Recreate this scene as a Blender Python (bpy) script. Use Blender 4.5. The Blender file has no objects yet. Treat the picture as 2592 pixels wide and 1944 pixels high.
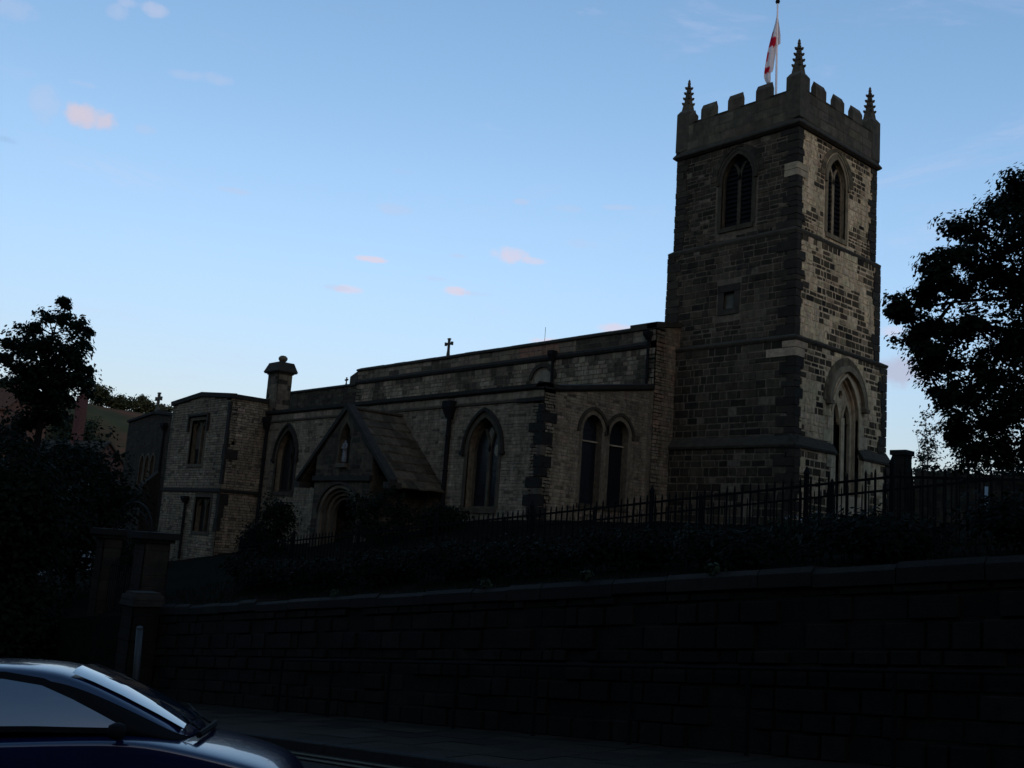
import bpy, math, random
import numpy as np
from mathutils import Vector, Matrix, noise
from mathutils.geometry import tessellate_polygon

C = bpy.context.scene.collection
R = math.radians

# ------------------------------------------------------------------ camera
cd = bpy.data.cameras.new('camera'); cam = bpy.data.objects.new('camera', cd); C.objects.link(cam)
bpy.context.scene.camera = cam
cd.sensor_width = 36; cd.lens = 36 * 0.9798; cd.clip_start = .1; cd.clip_end = 5000
CAM = Vector((25.8327, -37.9113, 0))
ax, ay, az = (Vector(v) for v in ((.664602, .743834, .070812), (.069996, -.156331, .985221), (.743912, -.649824, -.155963)))
m = Matrix((ax, ay, az)).transposed().to_4x4(); m.translation = CAM
cam.matrix_world = m

# ------------------------------------------------------------------ sky, sun, exposure
SUN_EL, SUN_AZ = 4.0, (.87, -.49)          # low sun in the north-west, kept off the church by the added ridge
world = bpy.data.worlds.new('World'); bpy.context.scene.world = world; world.use_nodes = True
wt = world.node_tree; wt.nodes.clear()
def N(t, typ, **kw):
    n = t.nodes.new(typ)
    for k, v in kw.items():
        if k in n.inputs: n.inputs[k].default_value = v
        else: setattr(n, k, v)
    return n
out = N(wt, 'ShaderNodeOutputWorld'); bg = N(wt, 'ShaderNodeBackground'); bg.inputs['Strength'].default_value = .15
sky = N(wt, 'ShaderNodeTexSky'); sky.sky_type = 'NISHITA'; sky.sun_disc = False
sky.sun_elevation = R(SUN_EL + 2); sky.sun_rotation = math.atan2(SUN_AZ[0], SUN_AZ[1])
sky.air_density = 1.0; sky.dust_density = 1.0; sky.ozone_density = 1.0; sky.altitude = 100
tc = N(wt, 'ShaderNodeTexCoord')
def mth(op, a, b=None, clamp=False):
    n = wt.nodes.new('ShaderNodeMath'); n.operation = op; n.use_clamp = clamp
    for i, v in enumerate((a, b)):
        if v is None: continue
        if isinstance(v, (int, float)): n.inputs[i].default_value = v
        else: wt.links.new(v, n.inputs[i])
    return n.outputs[0]
# the camera's own response to this sky: one gentle power curve per channel
sx = N(wt, 'ShaderNodeSeparateXYZ'); wt.links.new(tc.outputs['Generated'], sx.inputs[0])
er = N(wt, 'ShaderNodeValToRGB'); wt.links.new(sx.outputs[2], er.inputs[0]); er.color_ramp.interpolation = 'B_SPLINE'
er.color_ramp.elements[0].position = 0; er.color_ramp.elements[0].color = (.70,) * 3 + (1,)
er.color_ramp.elements[1].position = 1; er.color_ramp.elements[1].color = (.80,) * 3 + (1,)
for p_, v_ in ((.10, .72), (.22, .92), (.34, .93), (.50, .80), (.65, .78)):
    e_ = er.color_ramp.elements.new(p_); e_.color = (v_, v_, v_, 1)
elev = mth('MULTIPLY', er.outputs[0], 1.185)
sp = N(wt, 'ShaderNodeSeparateColor'); wt.links.new(sky.outputs[0], sp.inputs[0]); cb = N(wt, 'ShaderNodeCombineColor')
for i, (p_, k_) in enumerate(((.867, 1.173), (.674, 1.116), (.567, 1.359))):
    wt.links.new(mth('MULTIPLY', mth('MULTIPLY', mth('MINIMUM', mth('MULTIPLY', mth('POWER', mth('MULTIPLY', sp.outputs[i], .15), p_), k_), 1.05), 1 / .15), elev), cb.inputs[i])
cur = cb.outputs[0]
# small torn clouds, each a soft ragged patch about its own direction in the sky
nz = N(wt, 'ShaderNodeTexNoise'); nz.inputs['Scale'].default_value = 46; nz.inputs['Detail'].default_value = 5; nz.inputs['Roughness'].default_value = .62
wt.links.new(tc.outputs['Generated'], nz.inputs['Vector'])
nzc = mth('MULTIPLY', mth('SUBTRACT', nz.outputs[0], .5), 2.6)
CLOUDS = [(-0.8986,0.2665,0.3486,0.0200,0.0092,0.78,1),(-0.9025,0.2579,0.3448,0.0125,0.0070,0.50,1),(-0.9089,0.2281,0.3491,0.0126,0.0134,0.30,0),(-0.8486,0.2899,0.4426,0.0126,0.0055,0.50,0),(-0.8609,0.2639,0.4350,0.0094,0.0063,0.30,0),(-0.8556,0.2679,0.4429,0.0087,0.0039,0.35,0),(-0.8468,0.3503,0.4003,0.0150,0.0047,0.28,0),(-0.8565,0.3283,0.3982,0.0134,0.0039,0.22,0),(-0.8857,0.3082,0.3473,0.0118,0.0039,0.22,0),(-0.8929,0.2526,0.3728,0.0118,0.0024,0.18,0),(-0.8669,0.3911,0.3091,0.0150,0.0028,0.30,0),(-0.7909,0.5261,0.3126,0.0181,0.0051,0.28,0),(-0.7786,0.5230,0.3468,0.0118,0.0024,0.10,0),(-0.8142,0.5171,0.2640,0.0157,0.0028,0.65,2),(-0.7304,0.6228,0.2803,0.0173,0.0075,0.60,2),(-0.7170,0.6400,0.2762,0.0142,0.0031,0.40,2),(-0.7633,0.5845,0.2752,0.0110,0.0024,0.35,0),(-0.7699,0.5907,0.2414,0.0134,0.0043,0.65,2),(-0.7591,0.6047,0.2410,0.0173,0.0024,0.25,0),(-0.8304,0.5059,0.2335,0.0134,0.0039,0.50,2),(-0.8373,0.4944,0.2336,0.0142,0.0024,0.30,0),(-0.7132,0.6183,0.3301,0.0087,0.0024,0.35,0),(-0.6826,0.6537,0.3267,0.0150,0.0031,0.22,0),(-0.6477,0.6868,0.3300,0.0150,0.0024,0.30,0),(-0.6777,0.6737,0.2948,0.0165,0.0047,0.22,0),(-0.6635,0.7162,0.2163,0.0260,0.0051,0.55,2),(-0.7166,0.6682,0.2000,0.0157,0.0031,0.65,2),(-0.4527,0.8728,0.1826,0.0315,0.0134,0.65,3),(-0.4550,0.8631,0.2193,0.0134,0.0047,0.40,2),(-0.9263,0.2079,0.3141,0.0102,0.0035,0.30,4),(-0.8914,0.1812,0.4155,0.0236,0.0087,0.25,0),(-0.7812,0.5711,0.2519,0.0118,0.0024,0.25,0)]
CCOL = {0: (.56, .60, .78), 1: (.66, .60, .71), 2: (.80, .66, .74), 3: (.48, .47, .60), 4: (.28, .42, .66)}
wm_ = N(wt, 'ShaderNodeMapping'); wm_.inputs['Scale'].default_value = (3.2, 3.2, 13); wm_.inputs['Rotation'].default_value = (.12, .1, 0); wt.links.new(tc.outputs['Generated'], wm_.inputs['Vector'])
wn = N(wt, 'ShaderNodeTexNoise'); wn.inputs['Scale'].default_value = 1.6; wn.inputs['Detail'].default_value = 9; wn.inputs['Roughness'].default_value = .66; wn.inputs['Distortion'].default_value = .5; wt.links.new(wm_.outputs[0], wn.inputs['Vector'])
wr = N(wt, 'ShaderNodeMapRange', interpolation_type='SMOOTHERSTEP'); wt.links.new(wn.outputs[0], wr.inputs[0]); wr.inputs[1].default_value = .52; wr.inputs[2].default_value = .78; wr.inputs[3].default_value = 0; wr.inputs[4].default_value = .26
wx = N(wt, 'ShaderNodeMix', data_type='RGBA'); wt.links.new(wr.outputs[0], wx.inputs[0]); wt.links.new(cur, wx.inputs[6]); wx.inputs[7].default_value = (.62 / .15, .66 / .15, .86 / .15, 1); cur = wx.outputs[2]
for (cx, cy, cz, w, h, al, k) in CLOUDS:
    d = Vector((cx, cy, cz)).normalized(); e1 = d.cross(Vector((0, 0, 1))).normalized(); e2 = e1.cross(d)
    acc = None
    for e, s in ((e1, w * 1.25), (e2, h * 1.35)):
        dp = N(wt, 'ShaderNodeVectorMath', operation='DOT_PRODUCT'); wt.links.new(tc.outputs['Generated'], dp.inputs[0]); dp.inputs[1].default_value = e / s
        sq = mth('MULTIPLY', dp.outputs['Value'], dp.outputs['Value'])
        acc = sq if acc is None else mth('ADD', acc, sq)
    fd = N(wt, 'ShaderNodeVectorMath', operation='DOT_PRODUCT'); wt.links.new(tc.outputs['Generated'], fd.inputs[0]); fd.inputs[1].default_value = d
    front = mth('GREATER_THAN', fd.outputs['Value'], 0)
    val = mth('ADD', mth('SUBTRACT', 1.0, acc), mth('MULTIPLY', nzc, .9))
    mr = N(wt, 'ShaderNodeMapRange', interpolation_type='SMOOTHERSTEP'); wt.links.new(val, mr.inputs[0])
    mr.inputs[1].default_value = -.1; mr.inputs[2].default_value = 1.15; mr.inputs[3].default_value = 0; mr.inputs[4].default_value = min(.9, al * 1.05)
    mx = N(wt, 'ShaderNodeMix', data_type='RGBA'); wt.links.new(mth('MULTIPLY', mr.outputs[0], front), mx.inputs[0])
    wt.links.new(cur, mx.inputs[6]); c = CCOL[k]; mx.inputs[7].default_value = (c[0] / .15, c[1] / .15, c[2] / .15, 1)
    cur = mx.outputs[2]
wt.links.new(cur, bg.inputs['Color']); wt.links.new(bg.outputs[0], out.inputs[0])

sl = bpy.data.lights.new('sun', 'SUN'); sl.energy = .55; sl.angle = R(.6); sl.color = (1, .55, .35)
so = bpy.data.objects.new('sun', sl); C.objects.link(so)
sd = Vector((SUN_AZ[0], SUN_AZ[1], math.tan(R(SUN_EL)))).normalized()
so.rotation_euler = sd.to_track_quat('Z', 'Y').to_euler(); so.location = (60, -60, 60)
vs = bpy.context.scene.view_settings
vs.view_transform = 'Standard'; vs.look = 'None'; vs.exposure = 0; vs.gamma = 1; vs.use_curve_mapping = False

# ------------------------------------------------------------------ helpers
rnd = random.Random(7)
def thing(name, label, cat, loc=(0, 0, 0), group=None):
    o = bpy.data.objects.new(name, None); C.objects.link(o); o.location = loc; o.empty_display_size = .3
    o['label'] = label; o['category'] = cat
    if group: o['group'] = group
    return o
def tag(o, label, cat, group=None, kind=None):
    if label: o['label'] = label
    if cat: o['category'] = cat
    if group: o['group'] = group
    if kind: o['kind'] = kind
    return o
def struct(o): o['kind'] = 'structure'; return o
def attach(o, parent):
    if parent is not None:
        o.parent = parent
        if parent.type == 'EMPTY': o.matrix_parent_inverse = Matrix.Translation(-Vector(parent.location))
    return o

class MB:
    def __init__(s): s.v = []; s.f = []; s.c = []; s.col = (.2, .2, .2)
    def add(s, vs, fs, col=None):
        b = len(s.v); s.v.extend(tuple(v) for v in vs); s.f.extend(tuple(i + b for i in f) for f in fs)
        s.c.extend([col or s.col] * len(vs)); return b
    def box(s, x0, x1, y0, y1, z0, z1, col=None):
        s.add([(x, y, z) for z in (z0, z1) for y in (y0, y1) for x in (x0, x1)],
              [(0, 2, 3, 1), (4, 5, 7, 6), (0, 1, 5, 4), (1, 3, 7, 5), (3, 2, 6, 7), (2, 0, 4, 6)], col)
    def prism(s, a, b, col=None):
        n = len(a); s.add(list(a) + list(b), [tuple(range(n - 1, -1, -1)), tuple(range(n, 2 * n))] +
              [(i, (i + 1) % n, n + (i + 1) % n, n + i) for i in range(n)], col)
    def tube(s, pts, rads, n=8, col=None):
        pts = [Vector(p) for p in pts]; rings = []; vs = []
        ref = Vector((0, 0, 1)) if abs((pts[-1] - pts[0]).normalized().z) < .9 else Vector((1, 0, 0))
        for i, p in enumerate(pts):
            t = (pts[min(i + 1, len(pts) - 1)] - pts[max(i - 1, 0)]).normalized()
            a = t.cross(ref).normalized(); b = t.cross(a)
            r = rads[i] if isinstance(rads, (list, tuple)) else rads
            vs += [p + a * r * math.cos(k * 2 * math.pi / n) + b * r * math.sin(k * 2 * math.pi / n) for k in range(n)]
        fs = [(i * n + k, i * n + (k + 1) % n, (i + 1) * n + (k + 1) % n, (i + 1) * n + k) for i in range(len(pts) - 1) for k in range(n)]
        fs += [tuple(range(n - 1, -1, -1)), tuple(range((len(pts) - 1) * n, len(pts) * n))]
        s.add(vs, fs, col)
    def lathe(s, cx, cy, prof, n=12, col=None):
        vs = [(cx + r * math.cos(k * 2 * math.pi / n), cy + r * math.sin(k * 2 * math.pi / n), z) for r, z in prof for k in range(n)]
        fs = [(i * n + k, i * n + (k + 1) % n, (i + 1) * n + (k + 1) % n, (i + 1) * n + k) for i in range(len(prof) - 1) for k in range(n)]
        fs += [tuple(range(n - 1, -1, -1)), tuple(range((len(prof) - 1) * n, len(prof) * n))]
        s.add(vs, fs, col)
    def build(s, name, mat, parent=None, smooth=False):
        me = bpy.data.meshes.new(name); me.from_pydata(s.v, [], s.f)
        at = me.color_attributes.new('col', 'FLOAT_COLOR', 'POINT')
        at.data.foreach_set('color', np.array([(*c, 1) for c in s.c], dtype=np.float32).ravel())
        me.materials.append(mat); me.update()
        if smooth: me.polygons.foreach_set('use_smooth', [True] * len(me.polygons))
        o = bpy.data.objects.new(name, me); C.objects.link(o)
        return attach(o, parent)

# ------------------------------------------------------------------ materials
def material(name, base=(.2, .2, .2), rough=.9, attr=False, nscale=9., namt=.35, bump=.25, bscale=22., spec=.3, metal=0, coat=0, mott=None, tint=None, streak=0):
    mt = bpy.data.materials.new(name); mt.use_nodes = True; t = mt.node_tree; b = t.nodes['Principled BSDF']
    b.inputs['Roughness'].default_value = rough; b.inputs['Specular IOR Level'].default_value = spec; b.inputs['Metallic'].default_value = metal
    b.inputs['Coat Weight'].default_value = coat; b.inputs['Coat Roughness'].default_value = .03
    tcx = N(t, 'ShaderNodeTexCoord')
    if attr:
        a = N(t, 'ShaderNodeAttribute'); a.attribute_name = 'col'; colr = a.outputs['Color']
    else:
        a = N(t, 'ShaderNodeRGB'); a.outputs[0].default_value = (*base, 1); colr = a.outputs[0]
    if namt:
        nn = N(t, 'ShaderNodeTexNoise'); nn.inputs['Scale'].default_value = nscale; nn.inputs['Detail'].default_value = 6; nn.inputs['Roughness'].default_value = .65
        t.links.new(tcx.outputs['Object'], nn.inputs['Vector'])
        mr = N(t, 'ShaderNodeMapRange'); t.links.new(nn.outputs[0], mr.inputs[0]); mr.inputs[1].default_value = .3; mr.inputs[2].default_value = .7
        mr.inputs[3].default_value = 1 - namt; mr.inputs[4].default_value = 1 + namt
        mx = N(t, 'ShaderNodeMix', data_type='RGBA', blend_type='MULTIPLY'); mx.inputs[0].default_value = 1
        t.links.new(colr, mx.inputs[6]); t.links.new(mr.outputs[0], mx.inputs[7]); colr = mx.outputs[2]
    if tint:
        mx = N(t, 'ShaderNodeMix', data_type='RGBA', blend_type='MULTIPLY'); mx.inputs[0].default_value = 1; t.links.new(colr, mx.inputs[6]); mx.inputs[7].default_value = (*tint, 1); colr = mx.outputs[2]
    if mott:   # larger stains: (colour, scale, threshold)
        nn = N(t, 'ShaderNodeTexNoise'); nn.inputs['Scale'].default_value = mott[1]; nn.inputs['Detail'].default_value = 7; nn.inputs['Roughness'].default_value = .7
        t.links.new(tcx.outputs['Object'], nn.inputs['Vector'])
        mr = N(t, 'ShaderNodeMapRange'); t.links.new(nn.outputs[0], mr.inputs[0]); mr.inputs[1].default_value = mott[2]; mr.inputs[2].default_value = mott[2] + .14
        mx = N(t, 'ShaderNodeMix', data_type='RGBA'); t.links.new(mr.outputs[0], mx.inputs[0]); t.links.new(colr, mx.inputs[6]); mx.inputs[7].default_value = (*mott[0], 1); colr = mx.outputs[2]
    if streak:   # soot washed down in vertical streaks
        mp = N(t, 'ShaderNodeMapping'); mp.inputs['Scale'].default_value = (1.6, 1.6, .22); t.links.new(tcx.outputs['Object'], mp.inputs['Vector'])
        nn = N(t, 'ShaderNodeTexNoise'); nn.inputs['Scale'].default_value = 1.3; nn.inputs['Detail'].default_value = 8; nn.inputs['Roughness'].default_value = .72
        t.links.new(mp.outputs[0], nn.inputs['Vector'])
        mr = N(t, 'ShaderNodeMapRange'); t.links.new(nn.outputs[0], mr.inputs[0]); mr.inputs[1].default_value = .38; mr.inputs[2].default_value = .66; mr.inputs[3].default_value = 1.12; mr.inputs[4].default_value = 1 - streak
        mx = N(t, 'ShaderNodeMix', data_type='RGBA', blend_type='MULTIPLY'); mx.inputs[0].default_value = 1; t.links.new(colr, mx.inputs[6]); t.links.new(mr.outputs[0], mx.inputs[7]); colr = mx.outputs[2]
    t.links.new(colr, b.inputs['Base Color'])
    if bump:
        n1 = N(t, 'ShaderNodeTexNoise'); n1.inputs['Scale'].default_value = bscale; n1.inputs['Detail'].default_value = 8; n1.inputs['Roughness'].default_value = .7
        t.links.new(tcx.outputs['Object'], n1.inputs['Vector'])
        bp = N(t, 'ShaderNodeBump'); bp.inputs['Strength'].default_value = bump; bp.inputs['Distance'].default_value = .05
        t.links.new(n1.outputs[0], bp.inputs['Height']); t.links.new(bp.outputs[0], b.inputs['Normal'])
    return mt
M = {}
TINT = (1.6, 1.25, .87)      # warm sandstone
M['masonry'] = material('masonry', attr=True, streak=.42, tint=TINT, rough=.95, nscale=5, namt=.38, bump=.55, bscale=14, spec=.15, mott=(( .022, .021, .019), .55, .60))
M['ashlar'] = material('ashlar', attr=True, streak=.35, tint=TINT, rough=.92, nscale=3, namt=.3, bump=.3, bscale=20, spec=.15, mott=((.02, .02, .018), .8, .6))
M['soot_stone'] = material('soot_stone', attr=True, tint=TINT, rough=.9, nscale=4, namt=.4, bump=.4, bscale=18, spec=.2)
M['slate'] = material('stone_slate', attr=True, tint=TINT, rough=.85, nscale=4, namt=.4, bump=.4, bscale=16, spec=.05)
M['iron'] = material('black_iron', (.003, .003, .003), rough=.85, namt=.3, bump=.1, spec=.08)
M['cast'] = material('cast_iron_pipe', (.010, .009, .008), rough=.85, namt=.3, bump=.1, spec=.1)
M['glass'] = material('leaded_glass', (.008, .009, .010), rough=.28, nscale=6, namt=.6, bump=.35, bscale=7, spec=.35)
M['void'] = material('dark_timber', (.004, .004, .004), rough=.95, namt=.3, bump=.2, spec=.1)
M['wood'] = material('louvre_wood', (.007, .0065, .006), rough=.9, namt=.4, bump=.3, spec=.1)
M['lead'] = material('lead_roof', (.05, .053, .056), rough=.7, namt=.3, bump=.2)
M['bark'] = material('bark', (.008, .0065, .005), rough=.95, nscale=12, namt=.4, bump=.6, bscale=18, spec=.1)
M['asphalt'] = material('asphalt', (.018, .0155, .0125), rough=.95, nscale=30, namt=.4, bump=.5, bscale=90, spec=.1, mott=((.014, .014, .014), .7, .55))
M['paving'] = material('paving', attr=True, tint=TINT, rough=.95, nscale=18, namt=.35, bump=.3, bscale=60, spec=.08)
M['kerb'] = material('kerb_stone', (.015, .013, .011), rough=.95, nscale=9, namt=.4, bump=.3, spec=.1)
M['soil'] = material('dark_turf', (.005, .005, .003), rough=1, nscale=5, namt=.6, bump=.8, bscale=9, spec=.02, mott=((.012, .010, .008), 1.3, .55))
M['paint'] = material('worn_yellow_paint', (.06, .052, .03), rough=.9, nscale=16, namt=.4, bump=.2, spec=.1, mott=((.022, .022, .023), 9, .58))
M['white_paint'] = material('white_paint', (.75, .75, .74), rough=.4, nscale=4, namt=.05, bump=0, spec=.4)
M['pale_post'] = material('galvanised_post', (.022, .023, .022), rough=.6, namt=.25, bump=.1)
M['brick'] = material('red_brick', attr=True, rough=.95, nscale=6, namt=.35, bump=.3, spec=.1)
M['hill'] = material('hill_turf', (.055, .048, .022), rough=1, nscale=.035, namt=.4, bump=.5, bscale=.4, spec=.02, mott=((.15, .062, .035), .02, .47))
M['carpaint'] = material('dark_blue_car_paint', (.004, .007, .030), rough=.22, namt=0, bump=0, spec=.35, metal=.0, coat=.8)
M['carglass'] = material('car_window_glass', (.006, .022, .045), rough=.02, namt=0, bump=0, spec=1.0, coat=1.0)
M['rubber'] = material('black_rubber', (.004, .004, .004), rough=.8, namt=.2, bump=.1, spec=.08)
M['chrome'] = material('chrome', (.6, .6, .62), rough=.2, metal=1, namt=0, bump=0)
M['lampglass'] = material('headlamp_glass', (.35, .36, .38), rough=.08, namt=0, bump=0, spec=.8, coat=1)
def leafmat(name, trans=.25):
    mt = bpy.data.materials.new(name); mt.use_nodes = True; t = mt.node_tree; b = t.nodes['Principled BSDF']
    a = N(t, 'ShaderNodeAttribute'); a.attribute_name = 'col'
    t.links.new(a.outputs['Color'], b.inputs['Base Color']); b.inputs['Roughness'].default_value = .65; b.inputs['Specular IOR Level'].default_value = .04
    tr = N(t, 'ShaderNodeBsdfTranslucent'); t.links.new(a.outputs['Color'], tr.inputs[0])
    mx = N(t, 'ShaderNodeMixShader'); mx.inputs[0].default_value = trans
    t.links.new(b.outputs[0], mx.inputs[1]); t.links.new(tr.outputs[0], mx.inputs[2]); t.links.new(mx.outputs[0], t.nodes['Material Output'].inputs[0])
    return mt
M['leaf'] = leafmat('leaf'); M['flower'] = leafmat('petal', .3)
cl = leafmat('flag_cloth', .45); M['cloth'] = cl

# ------------------------------------------------------------------ architecture helpers
def P(fr, u, z, d=0):
    k, o = fr
    return {'S': (u, o - d, z), 'W': (o + d, u, z), 'N': (u, o + d, z), 'E': (o - d, u, z)}[k]
def wall(mb, fr, outer, holes=(), thick=.5, col=(.1, .1, .1), revcol=None):
    polys = [[Vector((u, z, 0)) for u, z in outer]] + [[Vector((u, z, 0)) for u, z in h] for h in holes]
    flat = [p for pl in polys for p in pl]
    mb.add([P(fr, p.x, p.y, 0) for p in flat], [tuple(t) for t in tessellate_polygon(polys)], col)
    for i, pl in enumerate(polys):
        n = len(pl)
        mb.add([P(fr, p.x, p.y, 0) for p in pl] + [P(fr, p.x, p.y, -thick) for p in pl],
               [(k, (k + 1) % n, n + (k + 1) % n, n + k) for k in range(n)], (revcol or col) if i else col)
def arch(cx, w, zs, za, n=9):
    """points of a pointed (or round) arch from left springing over the apex to the right"""
    h = za - zs; pts = []
    if h > w * 1.02:
        Rr = (w * w + h * h) / (2 * w); a1 = math.acos((Rr - w) / Rr)
        for i in range(n + 1):
            a = a1 * i / n; pts.append((cx - w + Rr - Rr * math.cos(a), zs + Rr * math.sin(a)))
    else:
        for i in range(n + 1):
            a = math.pi / 2 * i / n; pts.append((cx - w * math.cos(a), zs + h * math.sin(a)))
    return pts + [(2 * cx - u, z) for u, z in reversed(pts[:-1])]
def opening(cx, w, z0, zs, za, n=9): return [(cx - w, z0)] + arch(cx, w, zs, za, n) + [(cx + w, z0)]
def band(mb, fr, outp, inp, d0, d1, col):
    n = len(outp); vs = []
    for d in (d0, d1):
        vs += [P(fr, u, z, d) for u, z in outp] + [P(fr, u, z, d) for u, z in inp]
    fs = []
    for i in range(n - 1):
        a, b, c, e = i, i + 1, n + i + 1, n + i
        fs += [(2 * n + a, 2 * n + b, 2 * n + c, 2 * n + e), (a, b, 2 * n + b, 2 * n + a), (e, c, 2 * n + c, 2 * n + e)]
    fs += [(0, n, 3 * n, 2 * n), (n - 1, 2 * n - 1, 4 * n - 1, 3 * n - 1)]
    mb.add(vs, fs, col)
def fbox(mb, fr, u0, u1, z0, z1, d0, d1, col):
    mb.prism([P(fr, u0, z0, d0), P(fr, u1, z0, d0), P(fr, u1, z0, d1), P(fr, u0, z0, d1)],
             [P(fr, u0, z1, d0), P(fr, u1, z1, d0), P(fr, u1, z1, d1), P(fr, u0, z1, d1)], col)
def span(poly, z):
    xs = []
    n = len(poly)
    for i in range(n):
        (a, za), (b, zb) = poly[i], poly[(i + 1) % n]
        if (za <= z) != (zb <= z): xs.append(a + (b - a) * (z - za) / (zb - za))
    return (min(xs), max(xs)) if xs else None
def jit(c, rg, a=.18):
    k = 1 + rg.uniform(-a, a); return tuple(max(.004, x * k * (1 + rg.uniform(-.05, .05))) for x in c)
def stones(mb, fr, u0, u1, z0, z1, pal, blocked=(), ch=(.18, .34), sw=(.25, .7), proud=(.004, .028), joint=.022, seed=1, top=None, bot=None):
    rg = random.Random(seed); z = z0
    while z < z1 - .04:
        h = min(rg.uniform(*ch), z1 - z)
        if z1 - z - h < ch[0] * .5: h = z1 - z
        bl = []
        for p in blocked:
            s = [q for q in (span(p, z + h * k) for k in (.02, .25, .5, .75, .98)) if q]
            if s: bl.append((min(a for a, b in s), max(b for a, b in s)))
        bl.sort(); segs = []; c = u0
        for a, b in bl:
            if a > c: segs.append((c, min(a, u1)))
            c = max(c, b)
        if c < u1: segs.append((c, u1))
        for a, b in segs:
            u = a
            while u < b - .03:
                w = rg.uniform(*sw) * (1 if rg.random() > .2 else .6)
                if b - u - w < sw[0] * .6: w = b - u
                w = min(w, b - u); uc = u + w / 2
                ok = not (top and z + h > top(uc) - .01) and not (bot and z < bot(uc))
                if ok and w > .05:
                    j = joint / 2; pr = rg.uniform(*proud); e = rg.uniform(.006, .02)
                    ja = [rg.uniform(-.012, .012) for _ in range(4)]
                    A = [(u + j, z + j + ja[0] * .5), (u + w - j, z + j + ja[1] * .5), (u + w - j, z + h - j + ja[2]), (u + j, z + h - j + ja[3])]
                    B = [(A[0][0] + e, A[0][1] + e), (A[1][0] - e, A[1][1] + e), (A[2][0] - e, A[2][1] - e), (A[3][0] + e, A[3][1] - e)]
                    mb.add([P(fr, p, q, -.02) for p, q in A] + [P(fr, p, q, pr + rg.uniform(-.006, .006)) for p, q in B],
                           [(4, 5, 6, 7), (0, 1, 5, 4), (1, 2, 6, 5), (2, 3, 7, 6), (3, 0, 4, 7)], pal(uc, z + h / 2, rg))
                u += w
        z += h
def nz3(u, z, s, o=0.): return noise.noise(Vector((u / s + o, z / s + o * .7, o * 1.3)))

# palettes (base colours of individual stones)
def pal_tw(u, z, rg):      # tower west face: new pale blocks let into darker old ones
    n = nz3(u, z, 1.5, 3.1) + .35 * nz3(u, z, .5, 9.)
    if z > 13.8: n -= .06
    if n > .03: return jit((.42, .365, .29), rg, .07)
    r = rg.random()
    if r < .12: return jit((.016, .014, .011), rg)
    if r < .6: return jit((.050, .043, .032), rg, .3)
    if r < .86: return jit((.068, .056, .041), rg, .3)
    return jit((.24, .20, .155), rg)
def pal_tn(u, z, rg):      # tower street face: sooty, with its shade also put into the darker colours
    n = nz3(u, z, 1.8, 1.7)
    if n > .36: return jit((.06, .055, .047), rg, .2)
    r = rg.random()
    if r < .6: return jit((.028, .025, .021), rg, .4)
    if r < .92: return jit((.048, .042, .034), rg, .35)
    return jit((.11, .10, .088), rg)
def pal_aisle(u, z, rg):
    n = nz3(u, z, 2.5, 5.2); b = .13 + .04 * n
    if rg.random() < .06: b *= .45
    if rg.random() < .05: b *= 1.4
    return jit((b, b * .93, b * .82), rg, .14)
def pal_nave(u, z, rg):
    n = nz3(u, z, .9, 2.2) + .3 * nz3(u, z, .3, 4)
    k = .5 + .5 * max(-1, min(1, n * 4 + rg.uniform(-.5, .5))); b = .045 + .12 * k
    return jit((b, b * .93, b * .81), rg, .22)
def pal_pink(u, z, rg):
    n = nz3(u, z, .8, 6.)
    if n > .1 and z > 5: return jit((.15, .115, .095), rg, .2)
    return jit((.13, .117, .10), rg, .22)
def pal_par(u, z, rg): return jit((.068, .064, .057), rg, .28)
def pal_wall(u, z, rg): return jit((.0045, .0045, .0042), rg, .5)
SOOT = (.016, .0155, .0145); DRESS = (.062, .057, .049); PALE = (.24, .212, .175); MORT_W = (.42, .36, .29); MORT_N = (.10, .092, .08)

def GX(x): return -1.55 + .122 * (x - 25.83)          # road level
def CG(x): return 1.15 + .11 * max(-60, min(x, 30))    # churchyard level by the walls

# ================================================================== CHURCH
church = thing('church', 'large soot-blackened stone church with a square battlemented tower at its right end', 'church', (0, 0, 1.2))

# ---------------- tower
H1, H2, H3, H4, HC = 3.2, 3.36, 3.6, 3.78, 3.3
ZC, ZP, Z2, Z3, Z4 = 18.3, 18.55, 13.62, 9.0, 4.6
tw = MB()
bS = dict(cx=.17, w=.80, z0=14.35, zs=16.5, za=17.68)
bW = dict(cx=-.12, w=.72, z0=14.1, zs=16.5, za=17.62)
oS = opening(bS['cx'], bS['w'], bS['z0'], bS['zs'], bS['za']); oW = opening(bW['cx'], bW['w'], bW['z0'], bW['zs'], bW['za'])
sw2 = [(-.18, 10.6), (-.18, 11.35), (.36, 11.35), (.36, 10.6)]
wc = .28; wW = opening(wc, 1.02, 2.9, 6.2, 7.95, 12)
stages = [(H4, .2, Z4), (H3, Z4, Z3), (H2, Z3, Z2), (H1, Z2, ZP)]
for i, (h, z0, z1) in enumerate(stages):
    for side in 'SWNE':
        fr = (side, -h if side in 'SE' else h)
        holes = []
        if i == 3 and side == 'S': holes = [oS]
        if i == 3 and side == 'W': holes = [oW]
        if i == 2 and side == 'S': holes = [sw2]
        if side == 'W' and i == 0: holes = []
        outer = [(-h, z0), (h, z0), (h, z1), (-h, z1)]
        if side == 'W' and i == 0:      # notch for the great window
            outer = [(-h, z0), (h, z0), (h, z1), (wc + 1.02, z1), (wc + 1.02, 2.9), (wc - 1.02, 2.9), (wc - 1.02, z1), (-h, z1)]
        if side == 'W' and i == 1:
            a = arch(wc, 1.02, 6.2, 7.95, 12)
            outer = [(-h, z0), (wc - 1.02, z0)] + a + [(wc + 1.02, z0), (h, z0), (h, z1), (-h, z1)]
        wall(tw, fr, outer, holes, .42, MORT_W if side == 'W' else MORT_N, (.16, .145, .12) if side == 'W' else DRESS)
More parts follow.
